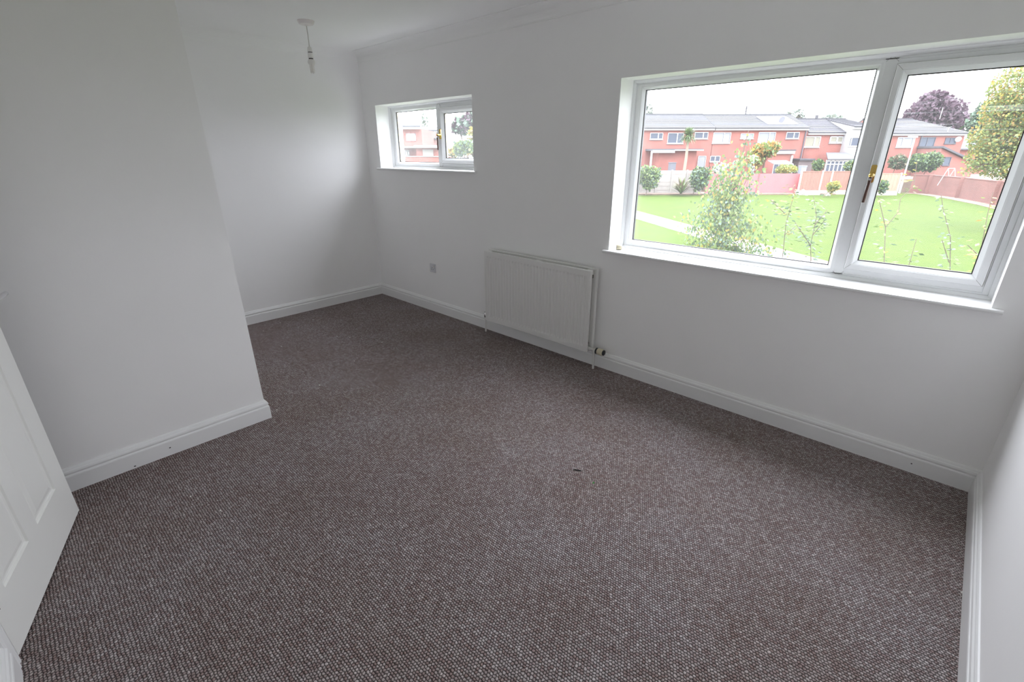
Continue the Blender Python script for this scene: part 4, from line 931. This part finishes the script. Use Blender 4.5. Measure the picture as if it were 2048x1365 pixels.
# ---------------------------------------------------------------- view through the small window
D2 = 36
def r2(u, d=D2): return RZ(u, 294, d)[0]
def z2(v, d=D2, u=840): return RZ(u, v, d)[1]
t = thing('corner_house', 'brick house with white upstairs window seen left in the small window', 'house', E(r2(815), D2, GZ))
m = MB(); m.ebox(r2(770), r2(845), D2, D2+7, GZ, z2(257)); fixn(m.build('brick_wall', BRICK, t))
m = MB(); m.prism([E(r2(768), D2-.4, z2(256.5)), E(r2(846), D2-.4, z2(256.5)), E(r2(840, D2+4), D2+3.5, z2(243, D2+4)), E(r2(768, D2+4), D2+3.5, z2(243, D2+4))], (0, 0, .15)); fixn(m.build('roof', ROOFL, t))
m = MB(); m.ebox(r2(768), r2(846), D2-.45, D2-.3, z2(259), z2(255.5)); fixn(m.build('fascia', WHITE, t))
def hw2(parent, d, u0, v0, u1, v1):
    m = MB(); a, c, e, f = r2(u0, d), r2(u1, d), z2(v1, d), z2(v0, d); m.ebox(a, c, d-.06, d+.02, e, e+.12); m.ebox(a, c, d-.06, d+.02, f-.12, f); m.ebox(a, a+.1, d-.06, d+.02, e, f); m.ebox(c-.1, c, d-.06, d+.02, e, f); m.ebox((a+c)/2-.06, (a+c)/2+.06, d-.06, d+.02, e, f)
    w_ = fixn(m.build('window', WHITE, parent)); m = MB(); m.ebox(a+.1, c-.1, d-.02, d, e+.1, f-.1); m.build('pane', WBLIND, w_)
hw2(t, D2, 814, 267, 833, 282); hw2(t, D2, 806, 300, 818, 313)
m = MB(); m.ebox(r2(806), r2(842), D2-2.2, D2, z2(296, D2-2), z2(293, D2-2)); fixn(m.build('porch_roof', WHITE, t))
t = thing('pale_house', 'pale rendered house with blue-grey roof in the middle of the small window', 'house', E(r2(862, 44), 44, GZ))
m = MB(); m.ebox(r2(846, 44), r2(885, 44), 44, 50, GZ, z2(264, 44)); fixn(m.build('rendered_wall', CLAD, t))
m = MB(); m.prism([E(r2(845, 44), 43.6, z2(264, 44)), E(r2(887, 44), 43.6, z2(264, 44)), E(r2(887, 47), 47, z2(257, 47)), E(r2(845, 47), 47, z2(257, 47))], (0, 0, .15)); fixn(m.build('roof', ROOFL, t))
m = MB(); m.prism([E(r2(845, 42), 41.5, z2(280, 42)), E(r2(880, 42), 41.5, z2(280, 42)), E(r2(880, 44), 44, z2(275, 44)), E(r2(845, 44), 44, z2(275, 44))], (0, 0, .12)); fixn(m.build('lower_roof', ROOF, t))
t = thing('garage_block', 'low brick garage with a white edged flat roof in the small window', 'garage', E(r2(855, 30), 30, GZ))
m = MB(); m.ebox(r2(832, 31), r2(880, 31), 31, 35, GZ, z2(296, 31)); fixn(m.build('brick_wall', BRICK, t))
m = MB(); m.ebox(r2(830, 31), r2(882, 31), 30.6, 35.3, z2(296, 31), z2(291, 31)); fixn(m.build('flat_roof', WHITE, t))
m = MB(); m.ebox(r2(845, 31), r2(866, 31), 30.93, 31.02, GZ, z2(299, 31)); fixn(m.build('garage_door', GREYB, t))
t = thing('low_brick_wall', 'low red brick wall at the bottom of the small window', 'wall', E(r2(840, 26), 26, GZ))
m = MB(); m.ebox(r2(790, 26), r2(900, 26), 26, 26.25, GZ, z2(314, 26)); fixn(m.build('wall_section', BRICK, t)); m = MB(); m.ebox(r2(790, 26), r2(900, 26), 25.96, 26.29, z2(314, 26), z2(312.5, 26)); fixn(m.build('coping', STONE, t))
def blob2(u, v, d, ru, rv): 
    p = A(u, v, d); k = d/1020.0; return (p.x, p.y, p.z, ru*k, ru*k, rv*k)
plant('copper_tree', 'dark purplish tree at the top right of the small window', 'tree', onG(932, 40), [blob2(928, 252, 40, 22, 14), blob2(945, 242, 40, 18, 14), blob2(915, 258, 40, 10, 8)], 1500, .32, [LDP, LB], stemr=.12, seed=70)
plant('green_bush', 'round green bush beside the lamp post in the small window', 'bush', onG(920, 24), [blob2(921, 297, 24, 14, 14), blob2(935, 292, 24, 10, 12)], 900, .14, [LG, LG2, LB], stemr=.04, seed=71)
plant('autumn_tree', 'orange-yellow autumn tree at the right edge of the small window', 'tree', onG(950, 34), [blob2(948, 276, 34, 13, 22), blob2(940, 300, 34, 22, 8), blob2(905, 305, 34, 10, 8)], 1500, .2, [LO, LY, LG2], stemr=.07, seed=72)
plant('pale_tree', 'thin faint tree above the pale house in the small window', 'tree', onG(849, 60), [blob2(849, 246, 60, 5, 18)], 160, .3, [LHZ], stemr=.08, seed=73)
p = A(932, 318, 27); t = thing('lamp_post', 'pale lamp post in the small window beside the green bush', 'lamp post', (p.x, p.y, GZ))
m = MB(); m.tube([(p.x, p.y, GZ), (p.x, p.y, A(930, 274, 27).z)], [.07, .045], 8); fixn(m.build('pole', POLE, t, True)); m = MB(); c = A(930, 274, 27); m.obox(c+Rt*.15, Rt*.22, FH*.08, (0, 0, .05)); fixn(m.build('lamp_head', POLE, t))

# ---------------------------------------------------------------- small blemishes on the paintwork
byn = {o.name: o for o in COL.objects}
def gap(parent, a, c, w_=.0022):
    b = MB(); d_ = (c-a); b.obox((a+c)/2, d_/2, Vector((0, w_, 0)), Vector((0, 0, .0006))); o = b.build('gap', LINT, byn[parent]); o['label'] = 'thin dark gap above the frame'
yg = .1445
for u0, u1 in ((1912, 1958), (2033, 2046)):
    ps = []
    for u in (u0, u1):
        # where this column crosses the line y = yg on the underside of the lintel
        lo, hi = 0.0, 300.0
        for _ in range(40):
            mid = (lo+hi)/2
            if G(u, mid, 1.9243).y > yg: lo = mid
            else: hi = mid
        ps.append(G(u, (lo+hi)/2, 1.9243))
    if max(abs(p.x) for p in ps) < 6: gap('window_1', *ps)
for nm, p, ax in (('baseboard_inner', None, 0), ):
    for u, v in ((340, 896), (270, 933)):
        r_ = ray(u, v); s_ = (BX+.0181-CAM.x)/r_.x; q = CAM+r_*s_; b = MB(); b.box(q.x-.0004, q.x+.0006, q.y-.004, q.y+.004, q.z-.0025, q.z+.0025); b.build('scuff_mark', GASK, byn[nm])
r_ = ray(1823, 928); s_ = (-.0181-CAM.y)/r_.y; q = CAM+r_*s_; b = MB(); b.box(q.x-.003, q.x+.003, q.y-.0006, q.y+.0004, q.z-.0025, q.z+.0025); b.build('scuff_mark', GASK, byn['baseboard_back'])
